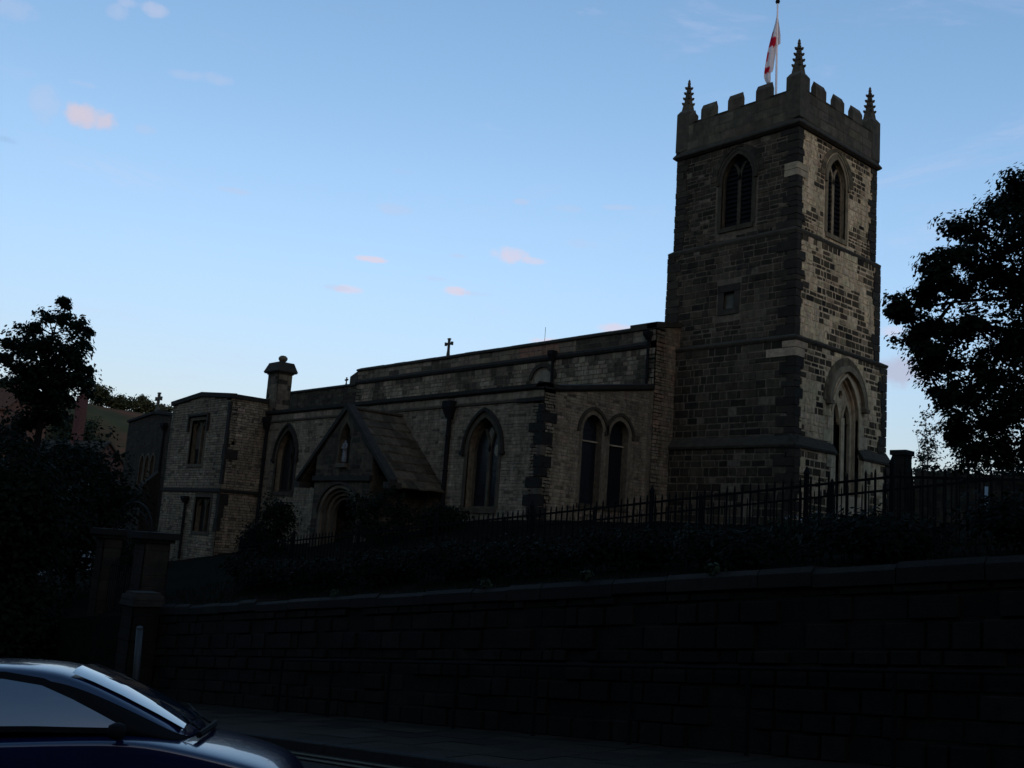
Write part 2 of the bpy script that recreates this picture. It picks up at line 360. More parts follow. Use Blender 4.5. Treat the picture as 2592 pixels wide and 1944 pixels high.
ring = lambda cx, w, z0, zs, za, k: opening(cx, w + k, z0 - k, zs, za + k * 1.25)
stones(tw, ('W', H4), -H4, H4, .3, Z4 - .02, pal_tw, [[(-.95, 0), (-.95, 5), (1.5, 5), (1.5, 0)]], (.2, .36), (.25, .62), seed=11, joint=0.05)
stones(tw, ('W', H3), -H3, H3, Z4 + .16, Z3 - .12, pal_tw, [opening(wc, 1.42, 4, 6.4, 8.45)], (.17, .33), (.2, .58), seed=12, joint=0.05)
stones(tw, ('W', H2), -H2, H2, Z3 + .14, Z2 - .1, pal_tw, [], (.17, .33), (.22, .62), seed=13, joint=0.05)
stones(tw, ('W', H1), -H1, H1, Z2 + .14, ZC - .08, pal_tw, [ring(bW['cx'], bW['w'], bW['z0'], bW['zs'], bW['za'], .3)], (.14, .28), (.18, .5), seed=14, joint=0.045)
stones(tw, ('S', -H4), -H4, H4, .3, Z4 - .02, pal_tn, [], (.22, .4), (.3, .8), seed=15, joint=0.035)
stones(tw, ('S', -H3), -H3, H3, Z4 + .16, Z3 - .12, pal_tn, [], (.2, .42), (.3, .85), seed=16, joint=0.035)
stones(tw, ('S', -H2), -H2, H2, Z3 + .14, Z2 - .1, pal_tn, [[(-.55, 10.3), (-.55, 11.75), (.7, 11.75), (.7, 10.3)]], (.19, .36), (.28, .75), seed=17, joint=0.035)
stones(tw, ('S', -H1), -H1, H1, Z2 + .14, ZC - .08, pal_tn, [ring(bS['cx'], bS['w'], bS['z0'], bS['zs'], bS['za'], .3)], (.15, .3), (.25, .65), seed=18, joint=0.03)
for side, hh in (('N', H4), ('E', H4)):
    pass
# corner stones, long and short work, slightly bulging past the faces
corner_sets = []
rg = random.Random(5)
def pale_corner(z): return 8.1 < z < 8.95 or 15.9 < z < 16.75
for (h, z0, z1) in ((H4, .3, Z4 - .05), (H3, Z4 + .16, Z3 - .12), (H2, Z3 + .14, Z2 - .1), (H1, Z2 + .14, ZC - .08)):
    qd = MB(); qfar = {-1: MB(), 1: MB()}; corner_sets += [qd, qfar[-1], qfar[1]]
    z = z0; k = 0
    while z < z1 - .08:
        hh = min(rg.uniform(.24, .44), z1 - z); k += 1
        a, b = (rg.uniform(.5, .95), rg.uniform(.25, .4)) if k % 2 else (rg.uniform(.28, .45), rg.uniform(.28, .6))
        pr = rg.uniform(.035, .075); ps = rg.uniform(.03, .05)
        zm = z + hh / 2
        col = jit(PALE, rg, .05) if pale_corner(zm) else jit((.020, .018, .015), rg, .35)
        if pale_corner(zm): a, b = (1.35, .6) if zm < 8.55 else (.6, .75)
        if pale_corner(zm): pr = ps = .045
        x1, y0 = h + pr, -h - ps
        g = .013; c = .03
        lo = [(h - a, -h + .1, z + g), (h - a, y0, z + g), (x1 - c, y0, z + g), (x1, y0 + c, z + g), (x1, -h + b, z + g), (h - .1, -h + b, z + g)]
        hi = [(x, y, z + hh - g) for x, y, _ in lo]
        qd.prism(lo, hi, col)
        # far corners of both visible faces
        for (cx_, cy_, sx, sy) in ((-h, -h, -1, -1), (h, h, 1, 1)):
            pr2 = rg.uniform(.03, .065); a2 = rg.uniform(.3, .75)
            colf = jit((.026, .023, .019), rg, .4)
            x_a, x_b = sorted((cx_ + sx * pr2, cx_ - sx * a2)); y_a, y_b = sorted((cy_ + sy * pr2, cy_ - sy * rg.uniform(.3, .7)))
            if sx < 0: x_a2, x_b2, y_a2, y_b2 = x_a, x_b, -h - .045, y_b
            else: x_a2, x_b2, y_a2, y_b2 = h - .1, h + .045, y_a, y_b
            qfar[sx].box(x_a2, x_b2, y_a2, y_b2, z + g, z + hh - g, colf)
        z += hh
tower = tw.build('tower', M['masonry'], church)
for q_ in corner_sets: q_.build('quoin_stones', M['soot_stone'], tower)
# string courses: sloping weathered sections running round the tower
def string_course(h, z, t, out_, col, parent, h_up=None, name='string_course', mat='soot_stone'):
    hu = h if h_up is None else h_up
    mb = MB(); prof = [(h - .05, z - t), (h + out_ * .45, z - t), (h + out_, z - t * .4), (h + out_, z), (hu - .02, z + t * 1.15), (hu - .3, z + t * 1.15)]
    rings = [[(sx * r, sy * r, zz) for r, zz in prof] for sx, sy in ((-1, -1), (1, -1), (1, 1), (-1, 1))]
    n = len(prof); vs = [p for r_ in rings for p in r_]
    mb.add(vs, [(i * n + k, ((i + 1) % 4) * n + k, ((i + 1) % 4) * n + (k + 1) % n, i * n + (k + 1) % n) for i in range(4) for k in range(n)], col)
    return mb.build(name, M[mat], parent)
string_course(H2, Z2, .15, .05, (.035, .032, .027), tower, H1)
string_course(H3, Z3, .15, .08, (.035, .032, .027), tower, H2)
# lowest set-off, broken by the west window
for (fr, a, b) in ((('S', -H3), -H4, H4 + .05), (('W', H3), -H4 - .05, wc - 1.02), (('W', H3), wc + 1.02, H4)):
    mb = MB()
    mb.prism([P(fr, a, Z4 - .1, .1), P(fr, a, Z4 - .1, .26), P(fr, a, Z4, .28), P(fr, a, Z4 + .42, .0), P(fr, a, Z4 + .42, -.1)],
             [P(fr, b, Z4 - .1, .1), P(fr, b, Z4 - .1, .26), P(fr, b, Z4, .28), P(fr, b, Z4 + .42, .0), P(fr, b, Z4 + .42, -.1)], (.032, .029, .025))
    mb.build('plinth_course', M['soot_stone'], tower)
# parapet with merlons
par = MB()
string_course(H1, ZC, .16, .2, (.030, .028, .024), tower, HC, 'cornice')
for side in 'SWNE':
    fr = (side, -HC if side in 'SE' else HC)
    wall(par, fr, [(-HC, ZC + .05), (HC, ZC + .05), (HC, 19.8), (-HC, 19.8)], [], .23, (.055, .052, .046))
    if side in 'SW': stones(par, fr, -HC, HC, ZC + .2, 19.74, pal_par, [], (.38, .46), (.6, 1.0), (.004, .010), .012, seed=31 + ord(side))
    # coping of the embrasures and merlons with gabled tops
    mer = [(-2.8, -2.36), (-1.92, -1.14), (-.42, .30), (1.07, 1.83)] if side in 'SN' else [(-2.12, -1.3), (-.55, .18), (.92, 1.72), (2.5, 2.85)]
    if side in 'SN': mer[0] = (-2.85, -2.36)
    if side in 'SE': dsg = 1
    for a, b in mer:
        t0 = 20.3 if (b - a) > .7 else 20.2
        prof = lambda u: [P(fr, u, 19.8, 0.012), P(fr, u, t0, 0.012), P(fr, u, t0 + .26, -.12), P(fr, u, t0, -.242), P(fr, u, 19.8, -.242)]
        par.prism(prof(a), prof(b), jit((.065, .061, .055), rg, .15))
    edges = [-HC + .5] + [x for ab in mer for x in ab if abs(x) < 2.8] + [HC - .5]
    cuts = sorted(set(edges))
    prev = -HC + .45
    for a, b in mer + [(HC - .45, HC)]:
        if a - prev > .05:
            prof = lambda u: [P(fr, u, 19.8, .03), P(fr, u, 19.84, .03), P(fr, u, 19.9, -.11), P(fr, u, 19.84, -.26), P(fr, u, 19.8, -.26)]
            par.prism(prof(prev), prof(a), (.035, .033, .03))
        prev = b
par.box(-HC + .24, HC - .24, -HC + .24, HC - .24, ZC + .1, ZC + .3, (.05, .05, .05))
battle = par.build('battlement', M['ashlar'], tower)
# corner pinnacles
def pinnacle(cx, cy, s=1.0):
    mb = MB(); col = (.05, .047, .042)
    w = .352
    mb.box(cx - w, cx + w, cy - w, cy + w, ZC + .25, 20.44, col)
    sq = lambda r, z: [(cx - r, cy - r, z), (cx + r, cy - r, z), (cx + r, cy + r, z), (cx - r, cy + r, z)]
    mb.prism(sq(w, 20.44), sq(.24, 20.62), col); mb.prism(sq(.215, 20.62), sq(.165, 20.97), col)
    z0, z1, r0, r1 = 20.96, 21.95, .15, .052
    mb.prism(sq(r0, z0), sq(r1, z1), col)
    for i in range(4):     # crockets at the angles, four tiers
        z = 21.0 + i * .265; r = r0 + (r1 - r0) * (z - z0) / (z1 - z0)
        for a, b in ((-1, -1), (1, -1), (1, 1), (-1, 1)):
            x, y = cx + a * r, cy + b * r; q = .045
            mb.prism([(x + a * .01 + q * i_, y + b * .01 + q * j_, z - .055) for i_, j_ in ((-1, -1), (1, -1), (1, 1), (-1, 1))],
                     [(x + a * .035 + q * i_, y + b * .035 + q * j_, z + .055) for i_, j_ in ((-1, -1), (1, -1), (1, 1), (-1, 1))], col)
    mb.lathe(cx, cy, [(.04, 21.9), (.05, 21.95), (.075, 22.0), (.075, 22.05), (.05, 22.12), (.065, 22.15), (.01, 22.25)], 8, col)
    return mb.build('pinnacle', M['soot_stone'], tower)
for cx, cy in ((HC - .33, -HC + .33), (-HC + .33, -HC + .33), (HC - .33, HC - .33), (-HC + .33, HC - .33)): pinnacle(cx, cy)

# two-light windows with Y tracery
def window(fr, cx, w, z0, zs, za, parent, stone=DRESS, fw_=.09, louvres=False, hood=None, depth=.24, mull=.085, panes=(), surround=.2, sur_z0=None, arcs=True, name='window', scol=None):
    fmb = MB()
    scol = scol or stone
    oa = arch(cx, w, zs, za); ia = arch(cx, w - fw_, zs, za - fw_ * 1.2)
    # inner frame set back in the opening
    band(fmb, fr, [(cx - w, z0)] + oa + [(cx + w, z0)], [(cx - w + fw_, z0)] + ia + [(cx + w - fw_, z0)], -depth - .06, -depth + .05, stone)
    fbox(fmb, fr, cx - w, cx + w, z0 - .02, z0 + .1, -depth - .06, -depth + .1, stone)
    fbox(fmb, fr, cx - mull, cx + mull, z0 + .1, zs + .02, -depth - .05, -depth + .07, stone)
    if arcs:      # the mullion branches into two arcs
        Rr = (w * w + (za - zs) ** 2) / (2 * w) if za - zs > w else w * 1.05
        for s in (-1, 1):
            pts = []
            for i in range(9):
                a = i / 8 * math.acos(max(-1, min(1, (Rr - w * .93) / Rr)))
                u = cx + s * (Rr - Rr * math.cos(a)); z = zs + Rr * math.sin(a)
                lim = span(opening(cx, w, z0, zs, za), z)
                if lim is None or not (lim[0] < u < lim[1]): break
                pts.append((u, z))
            if len(pts) > 1: band(fmb, fr, [(u - s * -mull * .8, z) for u, z in pts], [(u + s * -mull * .8, z) for u, z in pts], -depth - .045, -depth + .06, stone)
    # moulded surround, flush with the masonry face but a shade proud
    b0 = z0 if sur_z0 is None else sur_z0
    if surround:
        band(fmb, fr, [(cx - w - surround, b0)] + arch(cx, w + surround, zs, za + surround * 1.2) + [(cx + w + surround, b0)],
             [(cx - w, b0)] + arch(cx, w, zs, za) + [(cx + w, b0)], -.06, .03, scol)
        fbox(fmb, fr, cx - w - surround * .6, cx + w + surround * .6, z0 - .2, z0, -.2, .06, scol)
    f = fmb.build(name, M['ashlar'], parent)
    if hood:
        k, t, dp, zh, hc = hood
        hm = MB()
        o_ = arch(cx, w + k + t, zh, za + (k + t) * 1.15); i_ = arch(cx, w + k, zh, za + k * 1.15)
        band(hm, fr, o_, i_, -.02, dp, hc)
        for s in (-1, 1): fbox(hm, fr, cx + s * (w + k + t / 2) - t * .9, cx + s * (w + k + t / 2) + t * .9, zh - .12, zh + .02, -.02, dp + .05, hc)
        hm.build('hood_mould', M['soot_stone'], parent)
    g = MB(); gp = opening(cx, w - .02, z0 + .02, zs, za - .03)
    vs = [P(fr, u, z, -depth - .02) for u, z in gp]; g.add(vs, [tuple(range(len(vs)))], (.02, .02, .02))
    if louvres:
        g2 = MB(); z = z0 + .18
        while z < za - .2:
            s = span(gp, z + .05)
            if s:
                for a, b in ((s[0] + .07, cx - mull), (cx + mull, s[1] - .07)):
                    if b - a > .08: g2.prism([P(fr, a, z - .05, -depth + .05), P(fr, a, z - .02, -depth + .05), P(fr, a, z + .14, -depth - .02 + .005), P(fr, a, z + .11, -depth - .015)],
                                             [P(fr, b, z - .05, -depth + .05), P(fr, b, z - .02, -depth + .05), P(fr, b, z + .14, -depth - .02 + .005), P(fr, b, z + .11, -depth - .015)], (.02, .02, .02))
            z += .21
        g.build('backing', M['void'], parent); g2.build('louvre', M['wood'], parent)
    else:
        # leaded glass with iron saddle bars
        z = z0 + .5
        while z < zs:
            fbox(g, fr, cx - w + .09, cx + w - .09, z, z + .018, -depth - .018, -depth - .002, (.02, .02, .02)); z += .55
        g.build('glass', M['glass'], parent)
    for pz in panes:      # panels of pale stone in the tracery
        pm = MB(); n = 9
        pu, pzz, rw, rh = pz
        pp = [(pu + rw * math.cos(2 * math.pi * i / n), pzz + rh * math.sin(2 * math.pi * i / n)) for i in range(n)]
        pm.prism([P(fr, u, z, -depth - .01) for u, z in pp], [P(fr, u, z, -depth + .012) for u, z in pp], (.17, .165, .15)); pm.build('tracery_panel', M['ashlar'], parent)
    return f
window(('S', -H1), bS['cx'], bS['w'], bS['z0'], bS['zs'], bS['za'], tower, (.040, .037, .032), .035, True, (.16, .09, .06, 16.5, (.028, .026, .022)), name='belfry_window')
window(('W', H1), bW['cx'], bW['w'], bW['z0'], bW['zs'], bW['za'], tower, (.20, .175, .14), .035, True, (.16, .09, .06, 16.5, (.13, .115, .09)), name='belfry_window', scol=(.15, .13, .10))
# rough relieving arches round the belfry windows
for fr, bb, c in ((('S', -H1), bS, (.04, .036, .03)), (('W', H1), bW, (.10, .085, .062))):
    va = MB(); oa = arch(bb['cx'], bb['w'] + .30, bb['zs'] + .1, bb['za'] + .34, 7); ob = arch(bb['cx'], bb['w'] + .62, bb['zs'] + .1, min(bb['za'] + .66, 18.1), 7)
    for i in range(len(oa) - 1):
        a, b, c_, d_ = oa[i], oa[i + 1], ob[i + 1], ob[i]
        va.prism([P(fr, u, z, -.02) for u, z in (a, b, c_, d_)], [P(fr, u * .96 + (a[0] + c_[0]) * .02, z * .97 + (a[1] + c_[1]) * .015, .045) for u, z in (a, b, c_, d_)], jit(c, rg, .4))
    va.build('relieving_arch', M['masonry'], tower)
# small blocked window of the second stage
sm = MB(); fr = ('S', -H2)
fbox(sm, fr, -.5, .66, 11.36, 11.68, -.05, .05, (.018, .017, .015)); fbox(sm, fr, -.48, -.18, 10.35, 11.36, -.05, .03, (.03, .028, .025)); fbox(sm, fr, .36, .64, 10.35, 11.36, -.05, .03, (.028, .026, .023))
fbox(sm, fr, -.3, .5, 10.35, 10.6, -.05, .05, (.03, .028, .025))
sm.build('small_window', M['soot_stone'], tower)
g = MB(); fbox(g, fr, -.18, .36, 10.6, 11.36, -.2, -.14, (.075, .085, .088)); g.build('shutter', M['ashlar'], tower)
# great west window: deep moulded jambs, two lights, hood mould
NEW = (.36, .315, .255)
wm = MB(); fr = ('W', H3)
for k, (w_, dp) in enumerate(((1.02, 0.0), (.92, -.12), (.80, -.24))):
    band(wm, fr, [(wc - w_ - .12, 2.9)] + arch(wc, w_ + .12, 6.2, 7.95 - k * .12 + .15, 12) + [(wc + w_ + .12, 2.9)],
         [(wc - w_, 2.9)] + arch(wc, w_, 6.2, 7.95 - k * .12, 12) + [(wc + w_, 2.9)], dp - .12, dp + (.05 if k == 0 else 0), NEW)
# pale new stone beside and below
for a, b in ((wc - 1.72, wc - 1.14), (wc + 1.14, wc + 1.75)):
    z = 2.9; k = 0
    while z < 6.1:
        e = (.0, .28)[k % 2]
        lo, hi = (a + e, b) if a < wc else (a, b - e)
        fbox(wm, ('W', H4 if z < Z4 - .4 else H3), lo, hi, z + .008, min(z + .52, 6.3), -.05, .035 if z > Z4 or z < Z4 - .55 else .03, jit(NEW, rg, .06)); z += .53; k += 1
fbox(wm, ('W', H4), wc - 1.6, wc + 1.7, 1.6, 2.9, -.1, .03, jit(NEW, rg, .05))
for s in (-1, 1):
    band(wm, fr, [(wc + s * .42 + u - wc, z) for u, z in [(wc - .40, 2.9)] + arch(wc, .40, 5.9, 7.0) + [(wc + .40, 2.9)]],
         [(wc + s * .42 + u - wc, z) for u, z in [(wc - .29, 2.9)] + arch(wc, .29, 5.9, 6.82) + [(wc + .29, 2.9)]], -.36, -.20, NEW)
fbox(wm, fr, wc - .13, wc + .13, 2.9, 6.2, -.36, -.12, NEW)
# tracery head: solid spandrel pierced by a small eye
head = arch(wc, .82, 6.2, 7.72, 12)
wall(wm, ('W', H3 - .26), [(wc - .82, 6.0)] + head + [(wc + .82, 6.0)], [opening(wc - .42, .29, 6.001, 6.2, 6.85), opening(wc + .42, .29, 6.001, 6.2, 6.85), [(wc + .17 * math.cos(a), 7.2 + .2 * math.sin(a)) for a in (0, 1.05, 2.1, 3.14, 4.2, 5.2)]], .12, NEW)
wfr = wm.build('west_window', M['ashlar'], tower)
g = MB(); g.add([P(fr, u, z, -.39) for u, z in opening(wc, 1.0, 2.9, 6.2, 7.9, 12)], [tuple(range(27))], (.02, .02, .02)); g.build('glass', M['glass'], tower)
hm = MB(); band(hm, fr, arch(wc, 1.5, 6.72, 8.42, 12), arch(wc, 1.28, 6.72, 8.16, 12), -.02, .17, (.165, .148, .12))
for s in (-1, 1): fbox(hm, fr, wc + s * 1.42 - .16, wc + s * 1.42 + .16, 6.58, 6.74, -.02, .24, (.13, .115, .095))
hm.build('hood_mould', M['ashlar'], tower)
va = MB()
oa = arch(wc, 1.5, 6.72, 8.44, 8); ob = arch(wc, 1.78, 6.72, 8.78, 8)
for i in range(len(oa) - 1):
    a, b, c_, d_ = oa[i], oa[i + 1], ob[i + 1], ob[i]
    va.prism([P(fr, u, z, -.02) for u, z in (a, b, c_, d_)], [P(fr, u, z, .05) for u, z in (a, b, c_, d_)], jit((.10, .088, .068), rg, .35))
va.build('relieving_arch', M['masonry'], tower)

# ---------------- nave
NY, AY, XW = -4.98, -11.43, -2.5
nv = MB()
wall(nv, ('S', NY), [(-26.3, 0), (XW, 0), (XW, 9.72), (-26.3, 9.72)], [], .6, (.075, .068, .058))
stones(nv, ('S', NY), -26.3, XW - .02, 6.6, 8.88, pal_nave, [opening(-9.6, .8, 7.4, 8.05, 8.62)], (.16, .3), (.22, .6), (.004, .02), seed=41)
stones(nv, ('S', NY), -26.3, XW - .02, 9.18, 9.72, lambda u, z, r_: jit((.15, .10, .085), r_, .1) if -11.7 < u < -9 else (jit((.13, .12, .105), r_, .2) if nz3(u, z, 1.1, 8) > -.08 else jit((.045, .042, .037), r_, .4)), [], (.26, .27), (.5, 1.2), (.003, .012), .012, seed=42)
ntop = lambda y: 9.72 + .2 * max(0, (y + 5.2))
wall(nv, ('W', XW), [(NY, 0), (-3.3, 0), (-3.3, ntop(-3.3)), (NY, 9.72)], [], .5, (.10, .088, .072))
stones(nv, ('W', XW), NY + .02, -3.2, .6, 10.0, pal_pink, [], (.11, .22), (.25, .6), (.004, .02), .014, seed=43, top=ntop)
nv.box(-26.3, XW, 4.4, 4.98, 0, 9.7, (.06, .06, .05)); nv.box(-26.3, -25.8, NY, 4.98, 0, 9.72, (.06, .06, .05)); nv.box(XW - .5, XW, 3.3, 4.98, 0, 9.72, (.06, .06, .05))
nave = nv.build('nave', M['masonry'], church)
# coping slabs of the parapet, each a little out of line
cp = MB(); u = -26.35
while u < -4.0:
    w = rg.uniform(.75, 1.15); w = min(w, -3.95 - u); dz = rg.uniform(-.012, .012)
    fr = ('S', NY)
    cp.prism([P(fr, u + .006, 9.72 + dz, .10), P(fr, u + .006, 9.82 + dz, .10), P(fr, u + .006, 9.96 + dz, -.22), P(fr, u + .006, 9.82 + dz, -.5), P(fr, u + .006, 9.72 + dz, -.5)],
             [P(fr, u + w, 9.72 + dz, .10), P(fr, u + w, 9.82 + dz, .10), P(fr, u + w, 9.96 + dz, -.22), P(fr, u + w, 9.82 + dz, -.5), P(fr, u + w, 9.72 + dz, -.5)], jit((.022, .021, .019), rg, .2)); u += w
fbox(cp, ('S', NY), -4.0, XW + .06, 9.72, 10.0, -.5, .08, (.022, .021, .019))
cp.prism([(XW + .08, NY - .08, 9.74), (XW + .08, NY - .08, 10.0), (XW + .08, -3.32, 10.28), (XW + .08, -3.32, 10.08)], [(XW - .5, NY - .08, 9.74), (XW - .5, NY - .08, 10.0), (XW - .5, -3.32, 10.28), (XW - .5, -3.32, 10.08)], (.022, .021, .019))
cp.build('parapet_coping', M['soot_stone'], nave)
st = MB(); u = -26.3
for a, b, zz in ((-26.32, -9.0, 9.02), (-8.75, XW - .3, 9.02)):
    st.prism([P(('S', NY), a, 8.86, -.02), P(('S', NY), a, 8.90, .09), P(('S', NY), a, 9.02, .14), P(('S', NY), a, 9.16, .02), P(('S', NY), a, 9.16, -.02)],
             [P(('S', NY), b, 8.86, -.02), P(('S', NY), b, 8.90, .09), P(('S', NY), b, 9.02, .14), P(('S', NY), b, 9.16, .02), P(('S', NY), b, 9.16, -.02)], (.014, .0135, .0125))
st.build('string_course', M['soot_stone'], nave)
bw = MB(); fr = ('S', NY)
band(bw, fr, arch(-9.6, .98, 8.0, 8.78), arch(-9.6, .78, 8.0, 8.58), -.02, .08, (.025, .024, .022))
bw.add([P(fr, u, z, .006) for u, z in opening(-9.6, .6, 7.2, 8.0, 8.45)], [tuple(range(21))], (.12, .115, .105))
bw.build('blind_window', M['ashlar'], nave)
def downpipe(x, y, z0, z1, parent, hop=(.42, .55), fr='S', r=.065):
    mb = MB(); mb.tube([(x, y - .11, z0), (x, y - .11, z1 - hop[1] + .1)], r, 8)
    z = z0 + .3
    while z < z1 - 1: mb.lathe(x, y - .11, [(r, z), (r + .03, z + .01), (r + .03, z + .07), (r, z + .08)], 8); z += 1.5
    a, h = hop[0] / 2, hop[1]
    mb.prism([(x - a * .5, y - .02, z1 - h), (x + a * .5, y - .02, z1 - h), (x + a * .5, y - .2, z1 - h), (x - a * .5, y - .2, z1 - h)],
             [(x - a, y - .01, z1 - h * .35), (x + a, y - .01, z1 - h * .35), (x + a, y - .34, z1 - h * .35), (x - a, y - .34, z1 - h * .35)])
    mb.box(x - a, x + a, y - .34, y - .01, z1 - h * .35, z1)
    return mb.build('drainpipe', M['cast'], parent)
downpipe(-2.85, NY, 7.1, 9.6, nave, (.3, .4))
downpipe(-8.88, NY, 7.1, 9.3, nave, (.36, .5))
rf = MB(); rf.add([(-26, NY + .5, 9.3), (XW - .5, NY + .5, 9.3), (XW - .5, 0, 9.75), (-26, 0, 9.75), (XW - .5, 4.5, 9.3), (-26, 4.5, 9.3)], [(0, 1, 2, 3), (3, 2, 4, 5)], (.05, .05, .05))
rf.build('roof', M['lead'], nave)
def gable_cross(x, y, z, h, parent, celtic=False, base=.3):
    mb = MB(); c = (.045, .047, .045); t = h * .055
    mb.prism([(x - base / 2, y - t * 1.6, z - .02), (x + base / 2, y - t * 1.6, z - .02), (x + base / 2, y + t * 1.6, z - .02), (x - base / 2, y + t * 1.6, z - .02)],
             [(x - t, y - t, z + h * .3), (x + t, y - t, z + h * .3), (x + t, y + t, z + h * .3), (x - t, y + t, z + h * .3)], c)
    mb.box(x - t, x + t, y - t, y + t, z + h * .28, z + h * .9, c); zc = z + h * .68; L = h * .28
    mb.box(x - L, x + L, y - t * .98, y + t * .98, zc - t, zc + t, c)
    for dx, dz in ((-L, 0), (L, 0), (0, h * .27)):     # flared arm ends
        q = t * 1.75
        if dx: mb.box(x + dx - t * .7, x + dx + t * .7, y - t * 1.1, y + t * 1.1, zc - q, zc + q, c)
        else: mb.box(x - q, x + q, y - t * 1.1, y + t * 1.1, zc + dz - t * .7, zc + dz + t * .7, c)
    if celtic:
        n = 14; rr = h * .2
        mb.prism([(x + rr * math.cos(2 * math.pi * i / n), y - t * .5, zc + rr * math.sin(2 * math.pi * i / n)) for i in range(n)], [(x + rr * math.cos(2 * math.pi * i / n), y + t * .5, zc + rr * math.sin(2 * math.pi * i / n)) for i in range(n)], c)
    return mb.build('gable_cross', M['soot_stone'], parent)
gable_cross(-17.65, NY + .22, 9.93, 1.0, nave, base=.12)
# weather rod seen over the parapet
mb = MB(); mb.tube([(-10.2, NY + .5, 9.6), (-10.2, NY + .5, 10.75)], .012, 5); mb.build('lightning_rod', M['cast'], nave)

# ---------------- chancel
ch = MB()
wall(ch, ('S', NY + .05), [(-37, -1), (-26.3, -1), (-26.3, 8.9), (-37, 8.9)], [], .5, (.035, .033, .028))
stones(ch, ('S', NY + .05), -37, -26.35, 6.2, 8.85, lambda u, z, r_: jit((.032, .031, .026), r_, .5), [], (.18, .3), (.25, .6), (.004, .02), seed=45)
ch.box(-37, -26.3, 4.3, 4.8, -1, 8.9, (.05, .05, .045)); ch.box(-37, -36.5, NY + .06, 4.3, -1, 8.9, (.05, .05, .045))
chancel = ch.build('chancel', M['masonry'], church)
cp = MB(); fr = ('S', NY + .05)
cp.prism([P(fr, -37.1, 8.86, .1), P(fr, -37.1, 8.95, .1), P(fr, -37.1, 9.07, -.2), P(fr, -37.1, 8.86, -.5)], [P(fr, -26.4, 8.86, .1), P(fr, -26.4, 8.95, .1), P(fr, -26.4, 9.07, -.2), P(fr, -26.4, 8.86, -.5)], (.018, .018, .017))
cp.prism([P(fr, -27.15, 8.95, .05), P(fr, -27.15, 9.45, .05), P(fr, -27.15, 9.45, -.45), P(fr, -27.15, 8.95, -.45)], [P(fr, -26.3, 8.95, .05), P(fr, -26.3, 9.75, .05), P(fr, -26.3, 9.75, -.45), P(fr, -26.3, 8.95, -.45)], (.03, .03, .027))
cp.build('parapet_coping', M['soot_stone'], chancel)
gable_cross(-27.85, NY + .2, 8.98, .52, chancel, True, .2)
rf = MB(); rf.add([(-37, -4.5, 8.5), (-26.3, -4.5, 8.5), (-26.3, 4.4, 8.6), (-37, 4.4, 8.6)], [(0, 1, 2, 3)], (.05, .05, .05)); rf.build('roof', M['lead'], chancel)

# ---------------- aisle
ai = MB(); GB = -3
wB = dict(cx=-6.0, w=.98, z0=1.3, zs=3.65, za=5.06); wA = dict(cx=-22.38, w=1.0, z0=1.8, zs=3.6, za=5.12)
opB = opening(**wB); opA = opening(**wA)
ai_holes = [opB, opA]
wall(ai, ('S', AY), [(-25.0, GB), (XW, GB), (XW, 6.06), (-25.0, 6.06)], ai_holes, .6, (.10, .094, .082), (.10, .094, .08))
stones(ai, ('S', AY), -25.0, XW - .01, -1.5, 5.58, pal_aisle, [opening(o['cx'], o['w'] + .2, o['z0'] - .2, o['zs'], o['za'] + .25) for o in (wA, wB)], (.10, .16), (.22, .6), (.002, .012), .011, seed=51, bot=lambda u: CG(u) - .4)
stones(ai, ('S', AY), -25.0, XW - .01, 5.72, 6.04, pal_aisle, [], (.3, .32), (.6, 1.1), (.004, .008), .01, seed=52)
rw = [dict(cx=-8.62, w=.57, z0=1.75, zs=4.75, za=5.38), dict(cx=-7.02, w=.57, z0=1.75, zs=4.72, za=5.34)]
atop = lambda y: 6.04 if y < -10.65 else 6.04 + (y + 10.65) * .163
wall(ai, ('W', XW), [(AY, GB), (NY, GB), (NY, atop(NY)), (-10.65, 6.04), (AY, 6.04)], [opening(**o) for o in rw], .6, (.10, .094, .082), (.09, .083, .07))
stones(ai, ('W', XW), AY + .01, NY - .3, .3, 7.0, pal_aisle, [opening(o['cx'], o['w'] + .2, o['z0'], o['zs'], o['za'] + .22) for o in rw], (.10, .16), (.2, .55), (.002, .012), .011, seed=53, top=atop)
ai.box(-25, -24.4, AY + .1, NY, GB, 6.0, (.05, .05, .045))
aisle = ai.build('aisle', M['masonry'], church)
cp = MB()
def cope_prof(fr, u, z): return [P(fr, u, z, -.1), P(fr, u, z, .06), P(fr, u, z + .07, .13), P(fr, u, z + .22, .13), P(fr, u, z + .30, -.25), P(fr, u, z + .05, -.4)]
cp.prism(cope_prof(('S', AY), -25.0, 6.03), cope_prof(('S', AY), XW + .13, 6.03), (.013, .0125, .012))
fr = ('W', XW)
for a, b in ((AY - .13, -10.65), (-10.65, NY - .08)):
    A = [P(fr, a, atop(a) + dz, dd) for dz, dd in ((0, -.1), (0, .06), (.07, .13), (.24, .13), (.30, -.25), (.05, -.4))]
    B = [P(fr, b, atop(b) + dz, dd) for dz, dd in ((0, -.1), (0, .06), (.07, .13), (.24, .13), (.30, -.25), (.05, -.4))]
    cp.prism(A, B, (.0132, .0127, .0122))
cp.build('parapet_coping', M['soot_stone'], aisle)
st = MB(); fr = ('S', AY)
st.prism([P(fr, -25, 5.58, -.02), P(fr, -25, 5.6, .06), P(fr, -25, 5.68, .07), P(fr, -25, 5.72, -.02)], [P(fr, XW, 5.58, -.02), P(fr, XW, 5.6, .06), P(fr, XW, 5.68, .07), P(fr, XW, 5.72, -.02)], (.04, .037, .032))
fbox(st, fr, -4.05, XW + .01, 5.56, 5.7, -.02, .1, (.014, .0135, .013))
st.build('string_course', M['soot_stone'], aisle)
qd = MB()
